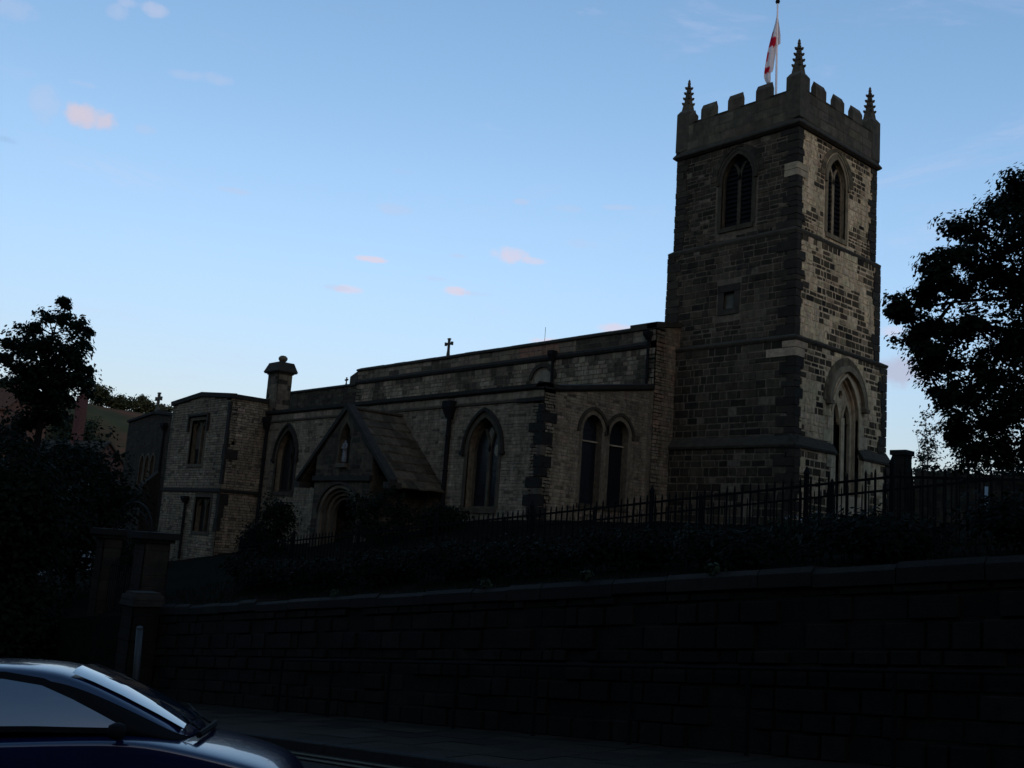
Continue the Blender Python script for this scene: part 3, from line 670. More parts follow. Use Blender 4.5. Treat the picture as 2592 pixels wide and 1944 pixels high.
for z0, z1, a, b in ((4.72, 5.14, .35, .72), (4.34, 4.72, .75, .12), (3.84, 4.34, .42, .55), (2.98, 3.42, .38, .55), (2.62, 2.98, .30, .38), (2.16, 2.58, .75, .14), (1.45, 1.9, .85, .3), (1.0, 1.45, .6, .4), (.4, 1.0, .5, .4), (5.14, 5.45, .28, .08), (1.9, 2.16, .42, .2), (3.42, 3.84, .2, .22)):
    dk = (.010, .0098, .0092) if not (3.42 <= z0 < 3.84 or 1.9 <= z0 < 2.16) else (.05, .047, .042)
    qd.prism([(XW - a, AY + .1, z0 + .01), (XW - a, AY - .035, z0 + .01), (XW + .035, AY - .035, z0 + .01), (XW + .035, AY + b, z0 + .01), (XW - .1, AY + b, z0 + .01)],
             [(XW - a, AY + .1, z1 - .01), (XW - a, AY - .035, z1 - .01), (XW + .035, AY - .035, z1 - .01), (XW + .035, AY + b, z1 - .01), (XW - .1, AY + b, z1 - .01)], dk)
qd.build('quoin_stones', M['soot_stone'], aisle)
window(('S', AY), **wB, parent=aisle, stone=(.06, .057, .05), depth=.42, hood=(.24, .12, .12, 3.62, (.014, .0135, .0125)), panes=[(-6.0, 4.38, .17, .32), (-5.55, 3.72, .2, .26)], scol=(.045, .042, .037))
window(('S', AY), **wA, parent=aisle, stone=(.022, .021, .02), depth=.38, hood=(.22, .12, .12, 3.55, (.013, .0125, .012)), scol=(.035, .033, .030))
for o in rw:
    fr = ('W', XW); mb = MB(); cx, w, z0, zs, za = (o[k] for k in ('cx', 'w', 'z0', 'zs', 'za'))
    band(mb, fr, [(cx - w - .19, z0)] + arch(cx, w + .19, zs, za + .19) + [(cx + w + .19, z0)] if False else arch(cx, w + .2, zs, za + .2), arch(cx, w, zs, za), -.05, .03, (.10, .093, .08))
    band(mb, fr, arch(cx, w + .34, zs - .1, za + .34), arch(cx, w + .21, zs - .1, za + .21), -.02, .085, (.03, .028, .025))
    sb_ = MB(); fbox(sb_, fr, cx - w - .15, cx + w + .15, z0 - .18, z0, -.3, .07, (.04, .037, .032)); sb_.build('sill', M['ashlar'], aisle)
    tb = MB(); fbox(tb, fr, cx - w, cx + w, 4.28, 4.34, -.3, -.24, (.2, .19, .17)); tb.build('transom', M['ashlar'], aisle)
    f = mb.build('round_window', M['ashlar'], aisle)
    g = MB(); gp = opening(cx, w + .01, z0, zs, za); g.add([P(fr, u, z, -.34) for u, z in gp], [tuple(range(len(gp)))], (.01, .01, .01))
    g.build('glass', M['glass'], aisle)
downpipe(-8.3, AY, 1.0, 5.85, aisle, (.6, .75), r=.1)
rf = MB(); rf.add([(-25, AY + .4, 5.9), (XW - .4, AY + .4, 5.9), (XW - .4, NY, 6.8), (-25, NY, 6.8)], [(0, 1, 2, 3)], (.05, .05, .05)); rf.build('roof', M['lead'], aisle)

# ---------------- porch
PF, PX = -14.35, -11.98
pc = MB()
a_out = arch(PX, 1.62, .70, 1.98, 10)
def pitch(u): return 5.25 - abs(u - PX) * (5.25 - 2.2) / 3.3
left, right = -14.2, -9.66
outer = [(left, GB + .5), (right, GB + .5), (right, pitch(right)), (PX, 5.25), (left, pitch(left))]
niche = [(PX - .45, 2.9), (PX - .45, 4.0), (PX - .3, 4.4), (PX, 4.75), (PX + .3, 4.4), (PX + .45, 4.0), (PX + .45, 2.9)]
hole = [(PX - 1.62, GB + .6), ] + a_out + [(PX + 1.62, GB + .6)]
wall(pc, ('S', PF), outer, [hole, niche], .35, (.045, .042, .036), (.06, .056, .05))
stones(pc, ('S', PF), left, right, -.6, 5.2, lambda u, z, r_: jit((.045, .042, .036) if nz3(u, z, .8, 3) > 0 else (.022, .021, .019), r_, .25), [[(PX - 1.75, -2), (PX - 1.75, 2.1), (PX + 1.75, 2.1), (PX + 1.75, -2)], [(PX - .6, 2.7), (PX - .6, 4.3), (PX, 5.1), (PX + .6, 4.3), (PX + .6, 2.7)]], (.18, .26), (.3, .6), (.003, .012), .012, seed=61, top=pitch)
pc.box(left, left + .4, PF + .36, AY - .02, GB + .5, 2.4, (.04, .038, .034)); pc.box(right - .4, right, PF + .36, AY - .02, GB + .5, 2.4, (.04, .038, .034))
porch = pc.build('porch', M['masonry'], church)
# receding arch orders
for k in range(4):
    mb = MB(); w_ = 1.62 - k * .17; za = 1.98 - k * .15; zs = .70 - k * .02; f_ = ('S', PF)
    c = [(.085, .08, .07), (.05, .047, .042), (.08, .075, .066), (.05, .048, .043)][k]
    band(mb, f_, [(PX - w_, -1.2)] + arch(PX, w_, zs, za, 10) + [(PX + w_, -1.2)], [(PX - w_ + .17, -1.2)] + arch(PX, w_ - .17, zs - .02, za - .16, 10) + [(PX + w_ - .17, -1.2)], -.16 - k * .13, .02 - k * .13, c)
    mb.build('arch_moulding', M['ashlar'], porch)
mb = MB(); band(mb, ('S', PF), arch(PX, 1.74, .75, 2.1, 10), arch(PX, 1.64, .75, 1.99, 10), 0, .1, (.02, .019, .017)); fbox(mb, ('S', PF), left - .05, right + .05, 2.14, 2.36, -.02, .12, (.014, .0135, .013))
mb.build('string_course', M['soot_stone'], porch)
mb = MB(); mb.add([P(('S', PF), u, z, -.34) for u, z in niche], [tuple(range(len(niche)))], (.016, .015, .014)); fbox(mb, ('S', PF), PX - .4, PX + .4, 2.72, 2.9, -.3, .14, (.05, .047, .042))
mb.build('niche', M['soot_stone'], porch)
# dark boarded back of the porch
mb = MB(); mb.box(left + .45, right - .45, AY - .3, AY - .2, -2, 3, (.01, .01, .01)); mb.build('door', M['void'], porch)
# roof of stone slates in stepped courses
rf = MB()
for s in (-1, 1):
    n = 9
    for i in range(n):
        t0, t1 = i / n, (i + 1) / n
        x0, x1 = PX + s * 3.75 * t0, PX + s * 3.75 * t1
        z0_, z1_ = 5.32 - 3.42 * t0, 5.32 - 3.42 * t1
        y = PF + .04
        while y < AY - .03:
            w = min(rg.uniform(.22, .62), AY - .03 - y)
            c = jit((.036, .033, .028), rg, .45); th = rg.uniform(.012, .045); e_j = rg.uniform(.0, .07)
            rf.prism([(x0, y + .004, z0_), (x0, y + w, z0_), (x1 + s * e_j, y + w, z1_ + .015 - e_j * .9), (x1 + s * e_j, y + .004, z1_ + .015 - e_j * .9)],
                     [(x0, y + .004, z0_ + .02), (x0, y + w, z0_ + .02), (x1 + s * e_j, y + w, z1_ + .05 + th - e_j * .9), (x1 + s * e_j, y + .004, z1_ + .05 + th - e_j * .9)], c)
            y += w
rf.tube([(PX, PF, 5.40), (PX, AY, 5.40)], .09, 8, (.035, .033, .03))
rf.build('roof', M['slate'], porch)
cp = MB()
for s in (-1, 1):
    cp.prism([(PX, PF - .1, 5.28), (PX + s * 3.82, PF - .1, 1.93 + .1), (PX + s * 3.82, PF - .1, 2.22), (PX, PF - .1, 5.56)],
             [(PX, PF + .3, 5.28), (PX + s * 3.82, PF + .3, 1.93 + .1), (PX + s * 3.82, PF + .3, 2.22), (PX, PF + .3, 5.56)], (.015, .0145, .0135))
    cp.box(*sorted((PX + s * 3.4, PX + s * 3.85)), PF - .12, PF + .5, 1.84, 2.1, (.02, .019, .018))
cp.build('gable_coping', M['soot_stone'], porch)

# ---------------- vestry
VX, VY = -25.0, -13.68
vt = MB()
vtop = lambda u: 7.02 - abs(u + 28.6) * .085
vu = [(-29.55, 3.12), (-29.55, 5.62), (-27.75, 5.62), (-27.75, 3.12)]; vl = [(-27.9, -.6), (-27.9, 1.28), (-26.0, 1.28), (-26.0, -.6)]
wall(vt, ('S', VY), [(-32.6, -4), (VX, -4), (VX, vtop(VX)), (-28.6, 7.02), (-32.6, vtop(-32.6))], [vu, vl], .5, (.048, .045, .039), (.07, .066, .058))
grow = lambda r_, k: [(r_[0][0] - k, r_[0][1] - k), (r_[1][0] - k, r_[1][1] + k), (r_[2][0] + k, r_[2][1] + k), (r_[3][0] + k, r_[3][1] - k)]
stones(vt, ('S', VY), -32.6, VX - .01, -2.4, 6.95, pal_aisle, [grow(vu, .18), grow(vl, .18)], (.11, .17), (.25, .6), (.002, .012), .011, seed=71, top=vtop)
wall(vt, ('W', VX), [(VY, -4), (AY, -4), (AY, 6.72), (VY, 6.72)], [], .5, (.048, .045, .039))
stones(vt, ('W', VX), VY + .01, AY - .02, -2.2, 6.7, pal_aisle, [], (.11, .17), (.22, .55), (.002, .012), .011, seed=72)
vt.box(-32.6, -32.1, VY + .01, -7, -4, 6.7, (.05, .05, .045)); vt.box(-25.5, VX - .01, AY - .01, NY, -4, 6.5, (.045, .042, .037))
vestry = vt.build('vestry', M['masonry'], church)
cp = MB()
def vc(u, base): return [P(('S', VY), u, base - .02, -.1), P(('S', VY), u, base - .02, .1), P(('S', VY), u, base + .22, .12), P(('S', VY), u, base + .26, -.3)]
cp.prism(vc(-32.72, vtop(-32.6)), vc(-28.6, 7.02), (.014, .0135, .013)); cp.prism(vc(-28.6, 7.02), vc(VX + .1, vtop(VX)), (.0142, .0137, .013))
cp.prism([P(('W', VX), VY - .1, 6.7, -.1), P(('W', VX), VY - .1, 6.7, .1), P(('W', VX), VY - .1, 6.93, .12), P(('W', VX), VY - .1, 6.97, -.3)], [P(('W', VX), AY, 6.7, -.1), P(('W', VX), AY, 6.7, .1), P(('W', VX), AY, 6.93, .12), P(('W', VX), AY, 6.97, -.3)], (.0138, .0133, .0128))
cp.build('parapet_coping', M['soot_stone'], vestry)
st = MB(); fbox(st, ('S', VY), -32.62, VX + .06, 1.58, 1.76, -.02, .09, (.012, .012, .0115)); fbox(st, ('W', VX), VY + .0, AY - .02, 1.583, 1.757, -.02, .087, (.0122, .012, .0117)); st.build('string_course', M['soot_stone'], vestry)
qd = MB()
for z0, z1, a, b in ((5.9, 6.5, .22, .12), (4.9, 5.9, .18, .1), (3.9, 4.9, .2, .14), (3.35, 3.9, .3, .75), (2.0, 3.35, .22, .12), (.9, 1.5, .3, .5), (.2, .9, .25, .3), (-.5, .2, .35, .2)):
    qd.prism([(VX - a, VY + .1, z0), (VX - a, VY - .03, z0), (VX + .03, VY - .03, z0), (VX + .03, VY + b, z0), (VX - .1, VY + b, z0)], [(VX - a, VY + .1, z1), (VX - a, VY - .03, z1), (VX + .03, VY - .03, z1), (VX + .03, VY + b, z1), (VX - .1, VY + b, z1)], jit((.012, .0118, .011), rg, .2))
qd.build('quoin_stones', M['soot_stone'], vestry)
def square_window(r_, fr, parent, label=True, stone=(.06, .057, .05), panel=None):
    (u0, z0), (_, z1), (u1, _), _ = r_
    mb = MB(); w = .16
    for a, b, c, d_ in ((u0 - w, u0, z0 - w, z1 + w), (u1, u1 + w, z0 - w, z1 + w), (u0, u1, z1, z1 + w), (u0, u1, z0 - w, z0)): fbox(mb, fr, a, b, c, d_, -.1, .03, stone)
    m_ = (u0 + u1) / 2; fbox(mb, fr, m_ - .07, m_ + .07, z0, z1, -.34, -.18, stone)
    for a, b in ((u0, m_ - .07), (m_ + .07, u1)):
        band(mb, fr, [(a, z1 - .45)] + [(a, z1 - .01), (b, z1 - .01)] + [(b, z1 - .45)], [(a + .04, z1 - .45), ((a + b) / 2 - .1, z1 - .12), ((a + b) / 2 + .1, z1 - .12), (b - .04, z1 - .45)], -.33, -.2, stone)
    f = mb.build('square_window', M['ashlar'], parent)
    if label:
        hm = MB(); fbox(hm, fr, u0 - .42, u1 + .42, z1 + .24, z1 + .36, -.02, .14, SOOT)
        for a in (u0 - .42, u1 + .30): fbox(hm, fr, a, a + .12, z1 - .65, z1 + .24, -.02, .138, SOOT)
        hm.build('hood_mould', M['soot_stone'], parent)
    g = MB(); g.add([P(fr, u0, z0, -.36), P(fr, u1, z0, -.36), P(fr, u1, z1, -.36), P(fr, u0, z1, -.36)], [(0, 1, 2, 3)], (.01, .01, .01)); g.build('glass', M['glass'], parent)
    if panel:
        pm = MB(); fbox(pm, fr, *panel, -.34, -.3, (.055, .053, .05)); pm.build('panel', M['ashlar'], parent)
square_window(vu, ('S', VY), vestry, True, panel=(-29.53, -28.75, 4.0, 5.6)); square_window(vl, ('S', VY), vestry, False, (.04, .038, .034))
downpipe(-29.0, VY, -2.2, 1.3, vestry, (.5, .4), r=.08)
downpipe(VX + .35, AY, -1.2, 5.9, vestry, (.42, .7), r=.085)
rf = MB(); rf.add([(-32.4, VY + .3, 6.5), (-25.1, VY + .3, 6.5), (-25.1, -7, 6.6), (-32.4, -7, 6.6)], [(0, 1, 2, 3)], (.05, .05, .05)); rf.build('roof', M['lead'], vestry)
# chimney stack
cm = MB(); x0, x1, y0, y1 = -25.62, -24.4, -11.3, -10.45
for fr_, a, b in ((('S', y0), x0, x1), (('W', x1), y0, y1), (('E', x0), y0, y1), (('N', y1), x0, x1)):
    wall(cm, fr_, [(a, 5.5), (b, 5.5), (b, 8.5), (a, 8.5)], [], .1, (.075, .07, .062))
    stones(cm, fr_, a, b, 5.6, 8.5, lambda u, z, r_: jit((.085, .079, .07), r_, .3) if r_.random() > .25 else jit((.02, .02, .018), r_, .2), [], (.22, .34), (.3, .6), (.003, .015), .012, seed=80)
cm.box(x0 - .06, x1 + .06, y0 - .06, y1 + .06, 8.42, 8.52, (.05, .047, .04))
chim = cm.build('chimney', M['masonry'], church)
mb = MB(); mb.prism([(x0 - .22, y0 - .22, 8.55), (x1 + .22, y0 - .22, 8.55), (x1 + .22, y1 + .22, 8.55), (x0 - .22, y1 + .22, 8.55)], [(x0 - .02, y0 - .02, 9.08), (x1 + .02, y0 - .02, 9.08), (x1 + .02, y1 + .02, 9.08), (x0 - .02, y1 + .02, 9.08)], (.018, .0175, .0165))
mb.box(x0 - .18, x1 + .18, y0 - .18, y1 + .18, 8.49, 8.55, (.018, .0175, .0165)); mb.build('chimney_cap', M['soot_stone'], chim)
mb = MB(); mb.lathe((x0 + x1) / 2 + .1, (y0 + y1) / 2, [(.12, 9.07), (.1, 9.14), (.2, 9.2), (.26, 9.31), (.25, 9.4), (.15, 9.5), (.01, 9.53)], 14, (.07, .065, .06)); mb.build('ball_finial', M['soot_stone'], chim, True)

# ---------------- east wing with its low gable and cross
wg = MB(); WL, WR, WYY = -45.4, -36.3, -11.43
wtop = lambda u: 6.92 - abs(u + 40.85) * .09
lights = [[(u - .3, 2.05)] + arch(u, .3, 3.6, 4.1, 5) + [(u + .3, 2.05)] for u in (-42.1, -41.2, -40.3)]
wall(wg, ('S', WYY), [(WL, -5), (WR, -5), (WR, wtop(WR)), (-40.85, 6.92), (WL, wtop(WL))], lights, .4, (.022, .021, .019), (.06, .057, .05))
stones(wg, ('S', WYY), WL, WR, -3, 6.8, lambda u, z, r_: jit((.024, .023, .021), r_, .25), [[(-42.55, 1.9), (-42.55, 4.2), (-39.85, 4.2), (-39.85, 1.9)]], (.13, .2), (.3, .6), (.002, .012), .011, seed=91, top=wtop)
wg.box(WL, WL + .4, WYY + .02, 0, -5, 6.4, (.03, .03, .028)); wg.box(WR - .4, WR, WYY + .02, 0, -5, 6.4, (.03, .03, .028))
for u in (-39.0,):   # buttress
    wg.prism([(u - .35, WYY, -4), (u + .35, WYY, -4), (u + .35, WYY, 3.1), (u - .35, WYY, 3.1)], [(u - .35, WYY - 1.1, -4), (u + .35, WYY - 1.1, -4), (u + .35, WYY - 1.1, 2.0), (u - .35, WYY - 1.1, 2.0)], (.018, .0175, .016))
wing = wg.build('east_wing', M['masonry'], church)
cp = MB()
def wcp(u): return [P(('S', WYY), u, wtop(u) - .02, -.1), P(('S', WYY), u, wtop(u) - .02, .12), P(('S', WYY), u, wtop(u) + .14, .12), P(('S', WYY), u, wtop(u) + .18, -.3)]
cp.prism(wcp(WL - .1), wcp(-40.85), (.012, .012, .0115)); cp.prism(wcp(-40.85), wcp(WR), (.0122, .012, .0117)); cp.box(-40.4, -39.6, WYY - .1, WYY + .3, 6.95, 7.12, (.02, .02, .018)); cp.build('gable_coping', M['soot_stone'], wing)
gable_cross(-40.85, WYY + .1, 7.02, 1.36, wing, base=.75)
mb = MB()
for L in lights:
    u = (L[0][0] + L[-1][0]) / 2
    band(mb, ('S', WYY), [(u - .42, 2.05)] + arch(u, .42, 3.6, 4.24, 5) + [(u + .42, 2.05)], [(u - .3, 2.05)] + arch(u, .3, 3.6, 4.1, 5) + [(u + .3, 2.05)], -.05, .03, (.055, .052, .046))
fw = mb.build('lancet_window', M['ashlar'], wing)
g = MB(); g.box(-42.6, -39.8, WYY + .2, WYY + .24, 2, 4.2, (.01, .01, .01)); g.build('glass', M['glass'], wing)
downpipe(-38.75, WYY, 2.4, 6.15, wing, (.5, .5), r=.08)
rf = MB(); rf.add([(-45.3, -11, 6.3), (-36.4, -11, 6.3), (-36.4, 0, 6.4), (-45.3, 0, 6.4)], [(0, 1, 2, 3)], (.05, .05, .05)); rf.build('roof', M['lead'], wing)

# ---------------- statue in the porch niche (draped figure holding a child)
sb = bpy.data.meshes.new('statue'); vsx = [(0, 0, 0), (0, 0, .25), (.0, 0, .5), (0, 0, .72), (0, 0, .86), (0, 0, .93), (0, -.01, 1.02), (-.13, 0, .84), (-.15, -.07, .66), (-.02, -.13, .68), (.13, 0, .84), (.16, -.06, .66), (.05, -.13, .62), (.06, -.14, .80), (.06, -.14, .88)]
esx = [(0, 1), (1, 2), (2, 3), (3, 4), (4, 5), (5, 6), (4, 7), (7, 8), (8, 9), (4, 10), (10, 11), (11, 12), (12, 13), (13, 14)]
rsx = [.15, .135, .115, .115, .09, .045, .075, .05, .042, .035, .05, .042, .04, .05, .05]
sb.from_pydata(vsx, esx, []); sto = bpy.data.objects.new('statue', sb); C.objects.link(sto)
sk = sto.modifiers.new('skin', 'SKIN'); lay = sb.skin_vertices[0] if sb.skin_vertices else None
if lay is None:
    bpy.context.view_layer.objects.active = sto; sto.select_set(True)
    import bmesh
    bmm = bmesh.new(); bmm.from_mesh(sb); bmm.verts.layers.skin.verify(); bmm.to_mesh(sb); bmm.free(); lay = sb.skin_vertices[0]
for i, r_ in enumerate(rsx): lay.data[i].radius = (r_, r_ * .8)
lay.data[0].use_root = True
ssf = sto.modifiers.new('sub', 'SUBSURF'); ssf.levels = 2; ssf.render_levels = 2
dg = bpy.context.evaluated_depsgraph_get(); nm = bpy.data.meshes.new_from_object(sto.evaluated_get(dg))
sto.modifiers.clear(); sto.data = nm; nm.materials.clear()
M['statue'] = material('pale_statue_stone', (.15, .147, .137), rough=.9, namt=.35, bump=.3, nscale=8)
nm.materials.append(M['statue']); sto.location = (PX - .02, PF + .06, 2.9)
tag(sto, 'pale stone statue of a robed figure standing in the niche above the porch arch', 'statue')

# ---------------- flagpole and flag
fp = thing('flagpole', 'thin white flagpole rising from behind the tower battlements', 'flagpole', (-.03, -.18, 18.6))
mb = MB(); mb.tube([(-.03, -.18, 18.5), (-.03, -.2, 22), (-.03, -.29, 26.2)], [.062, .055, .038], 10); mb.build('pole', M['white_paint'], fp)
mb = MB(); mb.lathe(-.03, -.29, [(.03, 26.18), (.09, 26.22), (.11, 26.3), (.08, 26.39), (.01, 26.43)], 12); mb.build('finial', M['cast'], fp, True)
fl = MB(); rows = 46; cols = 12
Lft = [(25.75, .01), (25.2, .09), (24.9, .16), (24.4, .28), (23.8, .41), (23.2, .50), (22.7, .57), (22.4, .60), (22.2, .52), (22.1, .38)]
Rgt = [(25.75, -.0), (25.3, -.05), (25.0, -.1), (24.5, -.16), (24.15, -.17), (24.0, .02), (23.6, .06), (23.0, .12), (22.75, .15), (22.68, .26), (22.3, .24), (22.1, .27)]
def lerp(T, z):
    for (z1, a), (z2, b) in zip(T, T[1:]):
        if z2 <= z <= z1: return a + (b - a) * (z1 - z) / (z1 - z2)
    return T[-1][1]
hd = Vector((-.664, -.744, 0)); dn = Vector((-.744, .66, 0)); vs = []; cs = []
for i in range(rows + 1):
    z = 25.75 - (25.75 - 22.1) * i / rows; a, b = lerp(Lft, z), lerp(Rgt, z)
    base = Vector((-.03, -.18 - (z - 18.5) * .014, z))
    for j in range(cols + 1):
        t = j / cols; s = a + (b - a) * t
        dep = .10 * math.sin(t * 9 + z * 1.1) * min(1, i / 8) * (1 if t < .95 else .5) + (.0 if s < .0 else -.05)
        vs.append(base + hd * s + dn * (dep + .02))
        red = (24.0 < z < 24.42 and .05 < s and s > a - .26) or (24.42 <= z < 24.75 and s > a - .05) or (23.25 < z < 23.7 and s > a - .09) or (22.95 < z < 23.25 and s > a - .03) or (22.62 < z < 22.95 and s > a - .22) or (s < -.13 and 24.5 < z < 24.9)
        cs.append((.60, .02, .05) if red else (.80, .80, .80))
fl.v = [tuple(v) for v in vs]; fl.c = cs
fl.f = [(i * (cols + 1) + j, i * (cols + 1) + j + 1, (i + 1) * (cols + 1) + j + 1, (i + 1) * (cols + 1) + j) for i in range(rows) for j in range(cols)]
flag = fl.build('flag', M['cloth'], None, True)
tag(flag, 'white flag with a red cross hanging limp from the flagpole on the tower', 'flag')
smd = flag.modifiers.new('thick', 'SOLIDIFY'); smd.thickness = .006

# ================================================================== GROUND
def sheet(name, xs, ys, fz, mat, col=(.02, .02, .02), smooth=True):
    mb = MB(); n = len(ys)
    for x in xs:
        for y in ys: mb.v.append((x, y, fz(x, y))); mb.c.append(col)
    mb.f = [(i * n + j, (i + 1) * n + j, (i + 1) * n + j + 1, i * n + j + 1) for i in range(len(xs) - 1) for j in range(n - 1)]
    return struct(mb.build(name, mat, None, smooth))
def lin(a, b, n): return [a + (b - a) * i / n for i in range(n + 1)]
RX0, RX1 = -160, 90
def rz(x): return -1.55 + .122 * (max(x, -60) - 25.83) - (.03 * (-60 - x) if x < -60 else 0)
WALLTOP = lambda x: rz(x) + 2.2
FB = lambda x: .32 + .1 * (x - 17.9)
def church_ground(x, y):
    xx = max(-70, min(x, 40)); w0 = -2.47 + .118 * xx; f0 = FB(xx); c0 = CG(xx) if xx < 0 else 1.15 + .09 * min(xx, 5)
    nn = .06 * noise.noise(Vector((x * .35, y * .35, 0))) + .04 * noise.noise(Vector((x * 1.1, y * 1.1, 3)))
    if y < -26.9: return rz(x) - .2
    if y < -22.7: t = (y + 26.9) / 4.2; return w0 + (f0 - w0) * t + nn * min(1, t * 4)
    if x > 5: c0 = max(c0, f0 + .25)
    end = -13.0 if xx < -3 else (-13.0 + 8 * min(1, (xx + 3) / 6))
    if y < end: t = (y + 22.7) / (end + 22.7); t = t ** 1.25; return f0 + (c0 - f0) * t + nn
    z = c0 + nn
    if x < -70: z -= .02 * (-70 - x)
    return z
ys = [-41.3, -29.5, -26.92, -26.88, -26.6, -26, -25, -24, -23, -22] + lin(-21, -11, 14) + [-8, -4, 0, 4, 8, 14, 20, 30, 45, 70, 110, 160, 240, 400, 900]
sheet('churchyard_ground', [-900, -600, -420, -300, -220, -160, -120, -95] + lin(-80, 40, 110) + [45, 60, 80, 120, 200, 400, 900], ys, church_ground, M['soil'])
sheet('road', [-900, -400, -160, -100] + lin(-80, 60, 70) + [90, 200, 900], [-36.6, -34, -32, -29.9], lambda x, y: rz(x) - .015 * abs(y + 33) * .3, M['asphalt'])
# far pavement of flags, near pavement, kerbs
def flags(name, x0, x1, y0, y1, seed):
    mb = MB(); r_ = random.Random(seed); x = x0
    while x < x1:
        w = r_.uniform(.55, .95); y = y0 + (r_.random() * .3)
        prev = y0
        while prev < y1 - .02:
            nx = min(y1, prev + r_.uniform(.45, .75)); nx = y1 if y1 - nx < .3 else nx
            zz = .118 + r_.uniform(-.004, .004); g = .006
            c = jit((.011, .011, .0105), r_, .35)
            mb.add([(x + g, prev + g, rz(x + g) + zz), (x + w - g, prev + g, rz(x + w - g) + zz), (x + w - g, nx - g, rz(x + w - g) + zz), (x + g, nx - g, rz(x + g) + zz)], [(0, 1, 2, 3)], c)
            prev = nx
        x += w
    b = len(mb.v)
    mb.add([(x0, y0, rz(x0) + .105), (x1, y0, rz(x1) + .105), (x1, y1, rz(x1) + .105), (x0, y1, rz(x0) + .105)], [(0, 1, 2, 3)], (.012, .012, .012))
    return struct(mb.build(name, M['paving']))
flags('pavement', -50, 45, -29.84, -26.8, 3); flags('near_pavement', -20, 45, -41.0, -36.75, 4)
mb = MB()
for ya, yb in ((-30.0, -29.85), (-36.75, -36.6)):
    x = -50
    while x < 45:
        mb.prism([(x + .004, ya, rz(x) - .1), (x + .004, yb, rz(x) - .1), (x + .004, yb, rz(x) + .125), (x + .004, ya + .02, rz(x) + .125), (x + .004, ya, rz(x) + .11)],
                 [(x + .9, ya, rz(x + .9) - .1), (x + .9, yb, rz(x + .9) - .1), (x + .9, yb, rz(x + .9) + .125), (x + .9, ya + .02, rz(x + .9) + .125), (x + .9, ya, rz(x + .9) + .11)]); x += .905
struct(mb.build('kerb', M['kerb']))
mb = MB()
for y in (-30.32, -30.58):
    for x in lin(-40, 39, 79): mb.add([(x, y, rz(x) + .012), (x + 1.001, y, rz(x + 1.001) + .012), (x + 1.001, y + .09, rz(x + 1.001) + .012), (x, y + .09, rz(x) + .012)], [(0, 1, 2, 3)])
struct(mb.build('double_yellow_lines', M['paint']))
# unseen hill behind the viewer and western ridge, both added to block light
def added_back_hill(x, y):
    d = max(0, -43 - y); z = rz(max(-100, min(x, 60))) + .1 + min(d * .62, 55 + .02 * d) * (.35 + .65 * max(0, min(1, (x + 110) / 60))) + 2.5 * noise.noise(Vector((x * .05, y * .05, 1))) * min(1, d / 10)
    return z
sheet('hillside', lin(-300, 140, 55), [-41.0, -43, -46, -50, -56, -64, -74, -88, -104, -120, -145, -200, -300, -600], added_back_hill, M['soil'])  # added out of view to shut off low sky light
def ridge(x, y):
    d = x - 120; n = 5 * noise.noise(Vector((x * .01, y * .012, 4)))
    return -4 + (50 + n) * min(1, max(0, d) / 160) - (0.0)
sheet('added_west_ridge', [118, 150, 180, 210, 240, 270, 300, 400, 700], lin(-900, 900, 36), ridge, M['hill'])  # added out of view, height set to keep the sun off the church
# far hill to the east, across the valley
def far_hill(x, y):
    t = max(0, min(1, (-150 - x) / 108)); t = t * t * (3 - 2 * t)
    crest = 29.5 + 3.0 * noise.noise(Vector((y * .02, 0, 7))) - .05 * max(0, y - 66) - .02 * max(0, -y)
    n = 1.2 * noise.noise(Vector((x * .04, y * .04, 2)))
    return -14 + (crest + 14) * t + n * t
sheet('hill', [-145] + lin(-150, -270, 24) + [-300, -360, -500, -900], lin(-600, 600, 120), far_hill, M['hill'])

# ---------------- retaining wall along the street
rwt = thing('retaining_wall', 'long dark stone retaining wall with a worn coping along the pavement', 'wall', (20, -26.95, rz(20)))
WTOP = lambda x: -.30 + .118 * (x - 18.74) + .0
mb = MB(); YF = -26.95
def slopewall(mb, x0, x1, seed):
    r_ = random.Random(seed); n = 0; h = 0
    for x in lin(x0, x1, 42)[:-1]:
        x2 = x + (x1 - x0) / 42
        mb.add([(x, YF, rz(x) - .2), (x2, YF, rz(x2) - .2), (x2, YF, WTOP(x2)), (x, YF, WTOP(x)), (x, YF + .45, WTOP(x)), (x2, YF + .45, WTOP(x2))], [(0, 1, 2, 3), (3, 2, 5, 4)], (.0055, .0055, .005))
    while h < 2.1:
        ch = r_.uniform(.17, .33); x = x0
        while x < x1:
            w = r_.uniform(.22, .7); zb = rz(x) + .12 + h; zt = zb + ch * r_.uniform(.88, .97); zt = min(zt, WTOP(x) - .02); pr = r_.uniform(.0, .07)
            if zt > zb + .05:
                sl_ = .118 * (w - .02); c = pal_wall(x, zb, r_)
                A = [(x + .01, YF + .01, zb), (x + w - .01, YF + .01, zb + sl_), (x + w - .01, YF + .01, zt + sl_), (x + .01, YF + .01, zt)]
                B = [(x + .025, YF - pr, zb + .015), (x + w - .025, YF - pr, zb + sl_ + .015), (x + w - .025, YF - pr, zt + sl_ - .015), (x + .025, YF - pr, zt - .015)]
                mb.add(A + B, [(4, 5, 6, 7), (0, 1, 5, 4), (1, 2, 6, 5), (2, 3, 7, 6), (3, 0, 4, 7)], c)
            x += w
        h += ch
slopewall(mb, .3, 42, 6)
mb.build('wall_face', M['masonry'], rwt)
mb = MB(); x = .3; r_ = random.Random(8)
